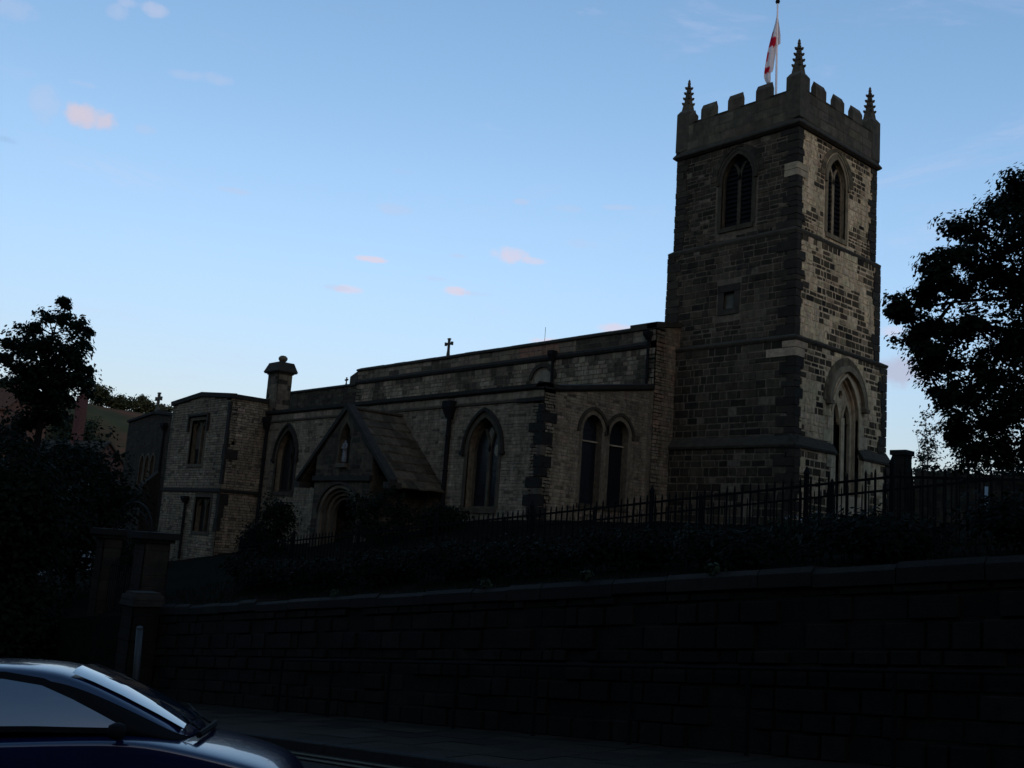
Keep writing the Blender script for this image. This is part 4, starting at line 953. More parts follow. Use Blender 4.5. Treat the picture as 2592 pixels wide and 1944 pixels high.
while x < 42:
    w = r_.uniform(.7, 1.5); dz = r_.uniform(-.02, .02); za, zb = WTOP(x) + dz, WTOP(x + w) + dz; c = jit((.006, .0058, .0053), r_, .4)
    t = r_.uniform(.2, .26)
    A = [(x + .008, YF - .08, za), (x + .008, YF - .09, za + t * .7), (x + .008, YF - .03, za + t), (x + .008, YF + .45, za + t), (x + .008, YF + .5, za)]
    B = [(x + w - .008, p[1], p[2] - za + zb) for p in A]; mb.prism(A, B, c); x += w
mb.build('coping', M['soot_stone'], rwt)

# ---------------- handrail along the foot of the wall
hr = thing('handrail', 'black tubular handrail on slim posts at the foot of the retaining wall', 'railing', (16, -27.2, rz(16)))
hx = [18.36 + 1.88 * k for k in range(-6, 8)]
for x in hx:
    mb = MB(); mb.tube([(x, -27.2, rz(x) + .1), (x, -27.2, rz(x) + 1.14)], .03, 8); mb.build('post', M['iron'], hr)
mb = MB(); mb.tube([(hx[0], -27.2, rz(hx[0]) + 1.15), (hx[-1], -27.2, rz(hx[-1]) + 1.15)], .025, 8); mb.build('rail', M['iron'], hr)

# ---------------- churchyard railings
def railing(name, label, pts, topf, botf, spacing, posts, post_h=.0, bar=.019, group=None, rail_t=.02):
    """pts: (start, direction, length); posts at given distances"""
    (sx, sy), (dx, dy), L = pts
    t = thing(name, label, 'railing', (sx, sy, botf(0)), group)
    at = lambda s: (sx + dx * s, sy + dy * s)
    cuts = [0] + list(posts) + [L]; cuts = sorted(set(cuts))
    for s in posts:
        x, y = at(s); mb = MB(); z1 = topf(s) + .02
        mb.box(x - .032, x + .032, y - .032, y + .032, botf(s) - .3, z1 + .04)
        mb.prism([(x - .045, y - .045, z1 + .04), (x + .045, y - .045, z1 + .04), (x + .045, y + .045, z1 + .04), (x - .045, y + .045, z1 + .04)], [(x - .008, y - .008, z1 + .17), (x + .008, y - .008, z1 + .17), (x + .008, y + .008, z1 + .17), (x - .008, y + .008, z1 + .17)])
        mb.build('post', M['iron'], t)
    for a, b in zip(cuts, cuts[1:]):
        mb = MB(); s = a + spacing * .7
        while s < b - spacing * .25:
            x, y = at(s); zt = topf(s) + rnd.uniform(-.01, .01); lx = rnd.uniform(-.006, .006)
            mb.tube([(x, y, botf(s) - .15), (x + lx, y, zt - .05), (x + lx, y, zt + .01)], [bar, bar, bar * .35], 6); s += spacing
        for off, bt in ((-.14, None), (None, .14)):
            za = topf(a) + off if off is not None else botf(a) + bt; zb = topf(b) + off if off is not None else botf(b) + bt
            (x0, y0), (x1, y1) = at(a), at(b); nx, ny = -dy * .018, dx * .018
            mb.prism([(x0 - nx, y0 - ny, za - rail_t), (x0 + nx, y0 + ny, za - rail_t), (x0 + nx, y0 + ny, za + rail_t), (x0 - nx, y0 - ny, za + rail_t)],
                     [(x1 - nx, y1 - ny, zb - rail_t), (x1 + nx, y1 + ny, zb - rail_t), (x1 + nx, y1 + ny, zb + rail_t), (x1 - nx, y1 - ny, zb + rail_t)])
        mb.build('railing_panel', M['iron'], t)
    return t
F0 = 17.9
railing('railing', 'black iron railing climbing the bank between the wall coping and the church', ((F0, -22.85), (-1, 0), 21.8),
        lambda s: 1.60 - .1 * s, lambda s: .25 - .1 * s, .168, [0, 1.54, 4.94, 8.34, 11.74, 15.14, 18.54, 21.8])
railing('railing', 'black iron railing to the right of the corner post, below the big tree', ((F0, -22.85), (.76, .65), 7.5),
        lambda s: 1.60 + .035 * s, lambda s: .25 + .06 * s, .17, [.0001 + 3.4, 6.8])
railing('railing', 'lighter inner railing crossing behind the main one beside the tower foot', ((18.6, -20.6), (-1, 0), 12.5),
        lambda s: 1.78 - .105 * s, lambda s: .75 - .1 * s, .14, [3.1, 6.2, 9.3, 12.5], bar=.011)

# ---------------- gateway at the left end of the wall
def pier(name, label, cx, cy, w, z0, z1, capw, col, capcol, round_=False, group=None):
    t = thing(name, label, 'gate pier', (cx, cy, z0), group)
    mb = MB(); h = w / 2
    for fr_, a, b in ((('S', cy - h), cx - h, cx + h), (('W', cx + h), cy - h, cy + h), (('E', cx - h), cy - h, cy + h), (('N', cy + h), cx - h, cx + h)):
        wall(mb, fr_, [(a, z0), (b, z0), (b, z1), (a, z1)], [], .05, col)
        stones(mb, fr_, a, b, z0, z1, lambda u, z, r2: jit(col, r2, .22), [], (.28, .36), (w, w + .1), (.003, .015), .014, seed=int(abs(cx) * 10))
    mb.build('shaft', M['ashlar'], t)
    mb = MB(); c = capw / 2
    if round_:
        for k, (s, za, zb) in enumerate(((1, z1, z1 + .16), (.97, z1 + .16, z1 + .26), (.8, z1 + .26, z1 + .34))): mb.prism([(cx + a * c * s, cy + b * c * s, za) for a, b in ((-1, -1), (1, -1), (1, 1), (-1, 1))], [(cx + a * c * s * .94, cy + b * c * s * .94, zb) for a, b in ((-1, -1), (1, -1), (1, 1), (-1, 1))], capcol)
    else:
        mb.box(cx - c * .82, cx + c * .82, cy - c * .82, cy + c * .82, z1, z1 + .1, capcol); mb.box(cx - c, cx + c, cy - c, cy + c, z1 + .1, z1 + .28, capcol)
    mb.build('cap_stone', M['soot_stone'], t)
    return t
pier('gate_pier', 'tall stone gate pier with flat slab cap, left of the overthrow arch', -5.4, -26.4, .58, -5.2, -.72, .95, (.013, .0125, .0115), (.005, .005, .0045))
pier('gate_pier', 'tall stone gate pier with flat slab cap, right of the overthrow arch', -2.15, -26.4, .72, -5.0, -.70, 1.1, (.014, .0135, .0125), (.005, .005, .0045))
pier('wall_end_pier', 'low stone pier with rounded cap at the end of the retaining wall', -.04, -27.35, .72, rz(0) - .1, -2.25, .86, (.005, .005, .0045), (.012, .0115, .011), True)
gt = thing('gate', 'wrought-iron churchyard gate standing between the two tall piers', 'gate', (-3.8, -26.4, -4.6))
for a, b in ((-5.05, -3.85), (-3.80, -2.55)):
    mb = MB(); z0, z1 = -4.6, -1.5
    for k in range(9): x = a + (b - a) * k / 8; mb.tube([(x, -26.4, z0), (x, -26.4, z1 + .25 * math.sin(math.pi * k / 8))], .014, 6)
    for z in (z0 + .15, -3.2, z1): mb.box(a, b, -26.415, -26.385, z - .025, z + .025)
    mb.build('leaf', M['iron'], gt)
oa_ = tag((lambda mb: (mb.tube([(-3.78 + 1.45 * math.cos(a), -26.4, -.45 + .85 * math.sin(a)) for a in lin(math.pi, 0, 14)], .03, 6),
     mb.tube([(-3.78 + 1.2 * math.cos(a), -26.4, -.45 + .62 * math.sin(a)) for a in lin(math.pi, 0, 14)], .018, 6),
     [mb.tube([(-3.78 + 1.2 * math.cos(a), -26.4, -.45 + .62 * math.sin(a)), (-3.78 + 1.45 * math.cos(a), -26.4, -.45 + .85 * math.sin(a))], .012, 5) for a in lin(.3, 2.84, 8)],
     mb.build('overthrow_arch', M['cast']))[-1])(MB()), 'thin iron overthrow arch curving above the gate from pier to pier', 'arch')
mb = MB(); mb.tube([(4.74, -29.2, rz(4.74) + .1), (4.52, -29.2, -2.34)], .07, 10); mb.lathe(4.52, -29.2, [(.07, -2.35), (.075, -2.33), (.05, -2.29), (.01, -2.28)], 10)
tag(mb.build('street_post', M['pale_post'], None, True), 'pale slightly leaning metal post on the pavement below the low pier', 'post')

# pier, wall and post beyond the railings on the right
pier('yard_pier', 'square stone pier with flat cap just right of the tower foot', 7.55, -2.5, .5, 1.6, 4.12, .64, (.022, .021, .019), (.016, .0155, .0145))
mb = MB(); A = Vector((7.9, -2.2, 0)); D = Vector((.76, .65, 0)); Nn = Vector((.65, -.76, 0))
r_ = random.Random(21); s = 0
for i in range(30):
    a = A + D * i * .7; b = A + D * (i + 1) * .7
    mb.add([(a.x, a.y, 1.2), (b.x, b.y, 1.2), (b.x, b.y, 3.7), (a.x, a.y, 3.7), (a.x - Nn.x * .4, a.y - Nn.y * .4, 3.7), (b.x - Nn.x * .4, b.y - Nn.y * .4, 3.7)], [(0, 1, 2, 3), (3, 2, 5, 4)], (.06, .057, .052))
for k in range(9):
    s = 0
    while s < 20.5:
        w = r_.uniform(.3, .7); p0 = A + D * (s + .01) + Nn * .02; p1 = A + D * (s + w - .01) + Nn * .02; z0 = 1.3 + k * .265; c = jit((.075, .07, .063), r_, .3)
        mb.prism([(p0.x, p0.y, z0 + .01), (p1.x, p1.y, z0 + .01), (p1.x, p1.y, z0 + .255), (p0.x, p0.y, z0 + .255)], [(p0.x - Nn.x * .05, p0.y - Nn.y * .05, z0 + .01), (p1.x - Nn.x * .05, p1.y - Nn.y * .05, z0 + .01), (p1.x - Nn.x * .05, p1.y - Nn.y * .05, z0 + .255), (p0.x - Nn.x * .05, p0.y - Nn.y * .05, z0 + .255)], c); s += w
tag(mb.build('boundary_wall', M['masonry']), 'dark churchyard boundary wall running right from the small pier behind the railings', 'wall')
mb = MB(); mb.box(10.02, 10.14, -1.25, -1.2, 1.6, 3.2); tag(mb.build('marker_post', M['white_paint']), 'small pale marker post seen through the railings under the big tree', 'post')

# ================================================================== CAR
car = thing('parked_car', 'dark blue hatchback pointing right, its roof edge and bonnet catching the sky', 'car', (0, 0, 0))
def loft(mb, stations, close=True):
    n = len(stations[0]); vs = [p for s in stations for p in s]
    fs = [(i * n + k, i * n + (k + 1) % n, (i + 1) * n + (k + 1) % n, (i + 1) * n + k) for i in range(len(stations) - 1) for k in range(n)]
    if close: fs += [tuple(range(n - 1, -1, -1)), tuple(range((len(stations) - 1) * n, len(stations) * n))]
    mb.add(vs, fs)
def sect(x, ze, zc, he, hb, zb=.22):
    half = [(0, zc), (he * .55, zc - .012), (he, ze), (hb * .99, ze - .035), (hb * 1.0, ze - .06), (hb * .955, ze - .30), (hb * .93, .35), (hb * .85, zb)]
    return [(x, y, z) for y, z in half] + [(x, -y, z) for y, z in reversed(half[1:])]
body = MB()
loft(body, [sect(-2.22, .70, .72, .5, .7, .35), sect(-2.16, .88, .90, .6, .78, .3), sect(-1.7, .94, .94, .66, .83), sect(-1, .96, .96, .70, .85), sect(0, .965, .965, .70, .855), sect(.45, .955, .96, .69, .85),
            sect(.75, .885, .915, .67, .84), sect(1.0, .82, .86, .655, .83), sect(1.22, .755, .80, .62, .80), sect(1.38, .69, .74, .58, .77, .25), sect(1.48, .60, .65, .52, .72, .28), sect(1.56, .45, .50, .45, .66, .32)])
bo = body.build('body', M['carpaint'], car, True)
gh = MB()
def gsect(x, zr, zc, hr_, hb_, zb_=.9):
    half = [(0, zc), (hr_ * .6, zc - .012), (hr_ * .93, zr + .008), (hr_, zr - .022), (hr_ + (hb_ - hr_) * .5, (zr + zb_) / 2), (hb_, zb_)]
    return [(x, y, z) for y, z in half] + [(x, -y, z) for y, z in reversed(half[1:])]
GS = [gsect(-2.15, .95, .97, .52, .68), gsect(-2.05, 1.15, 1.17, .54, .71), gsect(-1.8, 1.29, 1.32, .56, .75), gsect(-1.4, 1.37, 1.41, .58, .77), gsect(-.9, 1.39, 1.44, .59, .78), gsect(-.55, 1.385, 1.435, .59, .78), gsect(-.22, 1.355, 1.41, .595, .78), gsect(0, 1.30, 1.35, .60, .78),
      gsect(.28, 1.165, 1.21, .61, .77), gsect(.52, 1.04, 1.08, .62, .76, .88), gsect(.78, .90, .93, .63, .72, .85)]
loft(gh, GS); gho = gh.build('roof', M['carpaint'], car, True); gho.data.materials.append(M['rubber'])
for p_ in gho.data.polygons:
    if len(p_.vertices) == 4 and {v % 11 for v in p_.vertices} & {4, 7}: p_.material_index = 1
for o_ in (bo, gho): ms = o_.modifiers.new('s', 'SUBSURF'); ms.levels = 2; ms.render_levels = 2
# windscreen
ws = MB(); a = []
for (x, zr, zc, hr_) in ((-.05, 1.325, 1.372, .53), (.1, 1.263, 1.308, .535), (.28, 1.178, 1.222, .54), (.52, 1.054, 1.092, .55), (.70, .955, .985, .56)):
    a.append([(x, hr_ * k, zr + (zc - zr) * (1 - k ** 4) + .012) for k in (-1, -.8, -.4, .4, .8, 1)])
ws.add([p for r_2 in a for p in r_2], [(i * 6 + k, i * 6 + k + 1, (i + 1) * 6 + k + 1, (i + 1) * 6 + k) for i in range(4) for k in range(5)])
ws.build('windscreen', M['carglass'], car, True)
for s, tgt in ((-1, 'side_window'), (1, 'side_window')):
    # bulged side glass
    top = [(-1.5, 1.24), (-1.2, 1.29), (-.8, 1.315), (-.45, 1.31), (-.2, 1.265), (.0, 1.18), (.18, 1.09), (.34, 1.005)]
    bot = [(-1.5, 1.03), (-1.2, 1.03), (-.8, 1.03), (-.45, 1.025), (-.2, 1.02), (.0, 1.01), (.18, 1.002), (.34, .995)]
    def yy(x, z): return s * (.80 - (z - .9) * .40 + .022 * math.sin(math.pi * min(1, max(0, (z - .9) / .48))) - max(0, x - .1) * .05)
    mb = MB(); vs = []
    for k in range(4):
        for (x1, z1), (x2, z2) in zip(top, bot):
            t = k / 3; z = z1 + (z2 - z1) * t; vs.append((x1, yy(x1, z), z))
    mb.add(vs, [(k * 8 + i, k * 8 + i + 1, (k + 1) * 8 + i + 1, (k + 1) * 8 + i) for k in range(3) for i in range(7)])
    mb.build('side_window', M['carglass'], car, True)
    fm = MB()      # black window frame with centre pillar
    ot = [(x, z + .045) for x, z in top]; ob = [(x, z - .035) for x, z in bot]
    loop_o = [(-1.68, 1.1)] + ot + [(1.42, 1.055)] + ob[::-1]; 
    for (p, q, p2, q2) in [(top[i], top[i + 1], ot[i], ot[i + 1]) for i in range(7)] + [(bot[i], bot[i + 1], ob[i], ob[i + 1]) for i in range(7)]:
        fm.add([(p[0], yy(*p) - s * .003, p[1]), (q[0], yy(*q) - s * .003, q[1]), (q2[0], yy(*q2) - s * .008, q2[1]), (p2[0], yy(*p2) - s * .008, p2[1])], [(0, 1, 2, 3)])
    fm.prism([(-.82, yy(-.82, 1.03) + s * .004, 1.03), (-.75, yy(-.75, 1.03) + s * .004, 1.03), (-.75, yy(-.75, 1.31) + s * .004, 1.31), (-.82, yy(-.82, 1.31) + s * .004, 1.31)],
             [(-.82, yy(-.82, 1.03) - s * .03, 1.03), (-.75, yy(-.75, 1.03) - s * .03, 1.03), (-.75, yy(-.75, 1.31) - s * .03, 1.31), (-.82, yy(-.82, 1.31) - s * .03, 1.31)])
    fm.build('window_frame', M['rubber'], car)
    mi = MB(); mi.lathe(0, 0, [(.02, -.05), (.055, -.035), (.065, 0), (.055, .035), (.02, .05)], 12)
    mi.v = [(.34 + x * .9, s * .94 + y * 1.25, .99 + z) for x, y, z in mi.v]
    mi.tube([(.34, s * .79, .95), (.34, s * .9, .97)], .025, 6)
    mi.build('door_mirror', M['rubber'], car, True)
    hl = MB(); hl.lathe(0, 0, [(.01, -.09), (.1, -.05), (.12, 0), (.1, .05), (.01, .09)], 12); hl.v = [(1.44 + x * .9, s * .54 + y * .9, .50 + z * .8) for x, y, z in hl.v]
    hl.build('headlight', M['lampglass'], car, True)
    for xw in (-1.5, 1.0):
        wh = MB()
        prof = [(.24, -.1), (.3, -.1), (.315, -.07), (.315, .07), (.3, .1), (.24, .1)]
        n = 20; vs = [(xw + r_2 * math.cos(2 * math.pi * k / n), s * .76 + w_, .315 + r_2 * math.sin(2 * math.pi * k / n)) for r_2, w_ in prof for k in range(n)]
        wh.add(vs, [(i * n + k, i * n + (k + 1) % n, (i + 1) * n + (k + 1) % n, (i + 1) * n + k) for i in range(5) for k in range(n)])
        w0 = wh.build('wheel', M['rubber'], car, True)
        ri = MB(); ri.tube([(xw, s * .76 - .085, .315), (xw, s * .76 + .085, .315)], .245, 16)
        for k in range(5): a2 = k * 2 * math.pi / 5; ri.tube([(xw, s * .855, .315), (xw + .22 * math.cos(a2), s * .855, .315 + .22 * math.sin(a2))], .03, 6)
        ri.build('rim', M['pale_post'], w0)
wp = MB()
for y0, y1 in ((-.5, -.02), (.1, .55)):
    wp.tube([(.80, y0, .955), (.66, (y0 + y1) / 2, 1.02), (.60, y1, 1.045)], .01, 5); wp.tube([(.74, y0 + .05, .985), (.58, y1 + .03, 1.06)], .007, 5)
wp.tube([(.80, -.55, .92), (.84, 0, .945), (.80, .55, .92)], .022, 6)
wp.build('windscreen_wipers', M['rubber'], car)
gm = MB(); gm.box(1.53, 1.585, -.35, .35, .30, .42); gm.build('grille', M['rubber'], car)
pl = MB(); pl.box(1.586, 1.596, -.26, .26, .31, .41); pl.build('number_plate', M['white_paint'], car)
for ch_ in [o for o in bpy.data.objects if o.parent == car]: ch_.matrix_parent_inverse = Matrix.Identity(4)
cn = Vector((-.122, 0, 1)).normalized(); chd = Vector((math.cos(R(58)), math.sin(R(58)), 0)); cf = (chd - cn * chd.dot(cn)).normalized()
cm4 = Matrix((cf, cn.cross(cf), cn)).transposed().to_4x4(); cm4.translation = (18.45, -35.1, rz(18.45)); car.matrix_world = cm4

# ================================================================== VEGETATION
def leafmesh(name, P0, size, col, seed, parent=None, mat='leaf', aspect=.72, flat=.35):
    r = np.random.default_rng(seed); n = len(P0)
    nrm = r.normal(size=(n, 3)); nrm[:, 2] = np.abs(nrm[:, 2]) + flat; nrm /= np.linalg.norm(nrm, axis=1, keepdims=True)
    t = r.normal(size=(n, 3)); t -= (t * nrm).sum(1, keepdims=True) * nrm; t /= np.linalg.norm(t, axis=1, keepdims=True); b = np.cross(nrm, t)
    s = size * r.uniform(.55, 1.25, (n, 1))
    V = np.empty((n, 4, 3)); V[:, 0] = P0 - t * s * .5; V[:, 1] = P0 + b * s * .5 * aspect + t * s * .08 - nrm * s * .1; V[:, 2] = P0 + t * s * .55; V[:, 3] = P0 - b * s * .5 * aspect + t * s * .08 - nrm * s * .1
    me = bpy.data.meshes.new(name); me.vertices.add(n * 4); me.vertices.foreach_set('co', V.ravel())
    me.loops.add(n * 4); me.loops.foreach_set('vertex_index', np.arange(n * 4)); me.polygons.add(n)
    me.polygons.foreach_set('loop_start', np.arange(n) * 4); me.polygons.foreach_set('loop_total', np.full(n, 4)); me.update(calc_edges=True)
    k = r.uniform(.55, 1.5, (n, 1)); c = np.array(col)[None, :] * k; c = np.repeat(np.concatenate([c, np.ones((n, 1))], 1), 4, axis=0)
    at = me.color_attributes.new('col', 'FLOAT_COLOR', 'POINT'); at.data.foreach_set('color', c.astype(np.float32).ravel())
    me.materials.append(M[mat]); o = bpy.data.objects.new(name, me); C.objects.link(o); return attach(o, parent)
def tree(name, label, base, cc, rad, tips, leaf, per, seed, col=(.014, .022, .010), trunk_r=.25, cl_r=.35, group=None, cat='tree', lump=.35, hollow=.35, limbs=9, flat=.55, clumps=(), ctips=8):
    r = random.Random(seed); nr = np.random.default_rng(seed)
    t = thing(name, label, cat, base, group); base = Vector(base); cc = Vector(cc); mb = MB()
    top = Vector((cc.x, cc.y, cc.z + rad[2] * .55)); low = Vector((base.x, base.y, base.z - .2))
    fork = low.lerp(Vector((cc.x, cc.y, cc.z - rad[2] * .7)), 1.0)
    tp = [low, low.lerp(fork, .5) + Vector((r.uniform(-.1, .1), r.uniform(-.1, .1), 0)), fork, cc + Vector((r.uniform(-.2, .2), 0, 0)), top]
    mb.tube(tp, [trunk_r * 1.25, trunk_r, trunk_r * .85, trunk_r * .45, trunk_r * .08], 8)
    nodes = []
    for i in range(limbs):
        a = 2 * math.pi * i / limbs + r.uniform(-.3, .3); s = tp[2].lerp(tp[4], r.uniform(0, .75)); e = r.uniform(-.15, .75)
        end = cc + Vector((math.cos(a) * rad[0] * .72 * math.cos(e), math.sin(a) * rad[1] * .72 * math.cos(e), rad[2] * .75 * math.sin(e)))
        mid = s.lerp(end, .5) + Vector((0, 0, -.08 * rad[2])) + Vector([r.uniform(-.08, .08) * rad[0] for _ in range(3)])
        mb.tube([s, mid, end], [trunk_r * .42, trunk_r * .28, trunk_r * .1], 6)
        for k in range(6): q = k / 5; nodes.append((s.lerp(mid, q * 2) if q < .5 else mid.lerp(end, q * 2 - 1)))
    nodes += [tp[3], tp[4], tp[3].lerp(tp[4], .5)]
    T = []; tries = 0
    while len(T) < tips and tries < tips * 30:
        tries += 1
        d = Vector((r.gauss(0, 1), r.gauss(0, 1), r.gauss(0, 1))).normalized(); q = r.uniform(hollow, 1) ** .6
        lum = 1 - lump + lump * 1.6 * (noise.noise(d * 1.9 + Vector((seed, 0, 0))) * .5 + .5) + .18 * noise.noise(d * 5 + Vector((seed, 3, 0)))
        p = cc + Vector((d.x * rad[0], d.y * rad[1], d.z * rad[2])) * q * lum
        if noise.noise(p * (1.4 / max(rad[0], .5) * 1.3) + Vector((seed * 1.7, 0, 0))) < -.32: continue
        T.append(p)
    TR = [cl_r] * len(T)
    for (x, y, z, cr) in clumps:       # dense lobes of leaves at the ends of the boughs
        pc_ = Vector((x, y, z)); nd = min(nodes, key=lambda q: (q - pc_).length_squared)
        mb.tube([nd, nd.lerp(pc_, .5) + Vector((0, 0, .1 * cr)), pc_], [trunk_r * .16 + .01, trunk_r * .09 + .008, .008], 5); nodes.append(pc_)
        for _ in range(ctips):
            v = Vector((r.gauss(0, 1), r.gauss(0, 1), r.gauss(0, .8))).normalized() * cr * r.uniform(.15, .8)
            T.append(pc_ + v); TR.append(cr * r.uniform(.22, .36))
    L = []
    for p, cl_r in zip(T, TR):
        nd = min(nodes, key=lambda q: (q - p).length_squared)
        m_ = nd.lerp(p, .55) + Vector((r.uniform(-.1, .1), r.uniform(-.1, .1), r.uniform(0, .12))) * rad[0] * .15
        mb.tube([nd, m_, p], [trunk_r * .09 + .006, trunk_r * .05 + .004, .004], 4)
        n = int(per * r.uniform(.5, 1.4)); g = np.clip(nr.normal(size=(n, 3)), -1.7, 1.7) * np.array([cl_r, cl_r, cl_r * flat]) * r.uniform(.6, 1.2); L.append(g + np.array(p))
        L.append(nr.normal(size=(max(2, n // 6), 3)) * cl_r * .5 + np.array(m_))
    mb.build('trunk', M['bark'], t)
    leafmesh('crown', np.concatenate(L), leaf, col, seed, t, flat=.5)
    return t
# the big sycamore on the right
cr_ = random.Random(77); SY = [(10.44,-8.48,8.14,0.61),(10.31,-7.51,8.17,0.68),(11.02,-7.74,8.87,0.74),(10.45,-7.24,7.42,0.81),(10.95,-6.92,7.95,1.08),(11.98,-8.30,9.18,0.94),(12.34,-8.30,9.74,0.81),(11.00,-6.20,6.77,1.08),(11.33,-7.96,6.68,0.81),(12.17,-7.65,5.31,1.08),(10.80,-5.76,5.80,0.68),(12.19,-6.86,10.78,1.08),(12.40,-5.58,11.89,1.08),(13.44,-6.33,11.85,1.22),(11.67,-6.54,8.98,0.94),(12.38,-7.83,7.35,0.81),(12.73,-6.10,10.23,1.22),(12.88,-5.28,9.35,1.35),(12.95,-6.37,6.82,1.08),(12.17,-5.99,4.67,1.22),(11.43,-6.55,4.50,0.68),(13.56,-7.61,5.11,1.22),(13.07,-5.56,4.20,1.35),(13.38,-5.98,7.35,1.08),(12.70,-7.20,6.08,0.94),(14.51,-7.35,10.09,1.62),(13.62,-5.01,8.92,1.62),(12.29,-6.82,3.82,0.94),(12.21,-6.04,9.67,0.81)]
for _ in range(110):
    d = Vector((cr_.gauss(0, 1), cr_.gauss(0, 1), cr_.gauss(0, .8))).normalized() * cr_.uniform(.5, 1)
    SY.append((17.6 + d.x * 5.0, -2.6 + d.y * 6.6, 8.2 + d.z * 6.2, cr_.uniform(.9, 1.7)))
tree('sycamore_tree', 'huge dark broadleaf tree filling the right edge beyond the railings', (16.5, -4.2, 2.8), (16.2, -4.4, 8.2), (4.6, 5.4, 5.4), 420, .17, 80, 4, trunk_r=.42, cl_r=.5, limbs=20, lump=.22, hollow=.1, col=(.007, .010, .004), clumps=SY, ctips=12)
# saplings behind the tower foot
for k, (x, y, h, w_, lb) in enumerate(((2.6, 9.5, 5.8, .75, 'slender sapling nearest the tower wall, thin top against the sky'), (4.6, 9.2, 6.6, .95, 'tallest sapling in the gap between tower and big tree'), (6.6, 8.6, 5.9, 1.0, 'sapling half hidden by the left edge of the big tree'))):
    tree('sapling_tree', lb, (x, y, 1.7), (x, y, 1.7 + h * .62), (w_, w_, h * .45), 95, .15, 17, 30 + k, trunk_r=.06, cl_r=.2, limbs=7, group='saplings behind the tower', col=(.028, .04, .026), lump=.5, hollow=.1)
# left tree
tree('maple_tree', 'leafy young tree with big leaf clusters standing left of the church wing', (-10.5, -27.4, -4.2), (-10.7, -27.35, 4.8), (1.45, 1.65, 2.2), 300, .15, 26, 9, trunk_r=.13, cl_r=.22, limbs=14, col=(.008, .012, .006), lump=.3, hollow=.1, clumps=[(-11.13,-27.05,7.30,0.30),(-11.03,-27.53,6.69,0.40),(-11.17,-26.95,6.68,0.50),(-10.31,-26.66,6.49,0.40),(-10.75,-26.15,6.36,0.25),(-10.75,-27.93,6.15,0.35),(-11.49,-28.02,5.51,0.50),(-11.52,-28.47,5.57,0.35),(-10.47,-28.79,4.86,0.35),(-10.25,-27.73,5.44,0.60),(-10.15,-26.98,5.43,0.60),(-10.99,-26.16,5.95,0.30),(-10.52,-27.14,4.60,0.60),(-10.97,-27.78,4.53,0.50),(-10.67,-28.39,4.68,0.40),(-10.41,-26.45,5.13,0.35),(-10.26,-26.55,4.53,0.30),(-10.09,-26.17,4.79,0.25),(-10.42,-26.14,4.40,0.22),(-10.75,-27.22,3.77,0.60),(-11.36,-27.70,3.87,0.40),(-10.71,-26.58,3.86,0.35),(-11.30,-27.35,3.08,0.50),(-11.02,-26.78,3.15,0.50),(-11.47,-27.65,2.77,0.50)], ctips=12)
# dark masses below it on the left
BUSH = [(-9.3, -28.0, -.3, 1.5, 2.3, 'dark bush hugging the trunk of the young tree with big leaves'), (-10.5, -30.2, -1.4, 2.2, 3.4, 'dark rounded tree at the far left edge, above the car roof'), (-13.5, -27.0, -.4, 2.6, 3.6, 'dense dark tree under the young tree with big leaves'), (-16, -23.8, .1, 2.3, 3.4, 'broad dark tree between the left street edge and the church wing'),
        (-23.5, -21.4, .4, 1.9, 2.9, 'olive tree whose top touches the left end of the church wing'), (-26, -24.5, .9, 2.8, 3.8, 'tree behind the others at left, below the distant house chimney'), (-8.6, -28.1, -3.9, 1.5, 1.9, 'low bush left of the gate piers')]
for k, (x, y, zc, w_, h, lb) in enumerate(BUSH):
    tree('bushy_tree' if h > 2 else 'bush', lb, (x, y, max(-5.2, church_ground(x, max(y, -26)) - .3) if y > -27 else -5.0), (x, y, zc), (w_, w_, h), 260, .2, 36, 50 + k, trunk_r=.12, cl_r=.42, limbs=9, group='dark trees left of the church', cat='tree' if h > 2 else 'bush', col=(.006, .008, .0035), hollow=.35)
# shrubs round the church
SH = [(-14.0, -16.2, .85, 1.55, 'tall dark shrub left of the porch arch'), (-6.9, -15.6, 1.5, 1.15, 'widest dark shrub, under the right slope of the porch roof'), (-4.6, -14.4, .9, .55, 'small shrub under the pointed aisle window right of the porch'), (-15.9, -16.0, .9, .8, 'low shrub beside the tall shrub left of the porch'), (-27.0, -17.0, 1.6, .9, 'broad bush at the foot of the vestry wall')]
for k, (x, y, w_, h, lb) in enumerate(SH):
    g0 = church_ground(x, y)
    tree('shrub', lb, (x, y, g0), (x, y, g0 + h * .95), (w_, w_, h), 110, .13, 32, 70 + k, trunk_r=.05, cl_r=.24, limbs=6, group='shrubs on the church bank', cat='shrub', col=(.006, .008, .0035), hollow=.3)
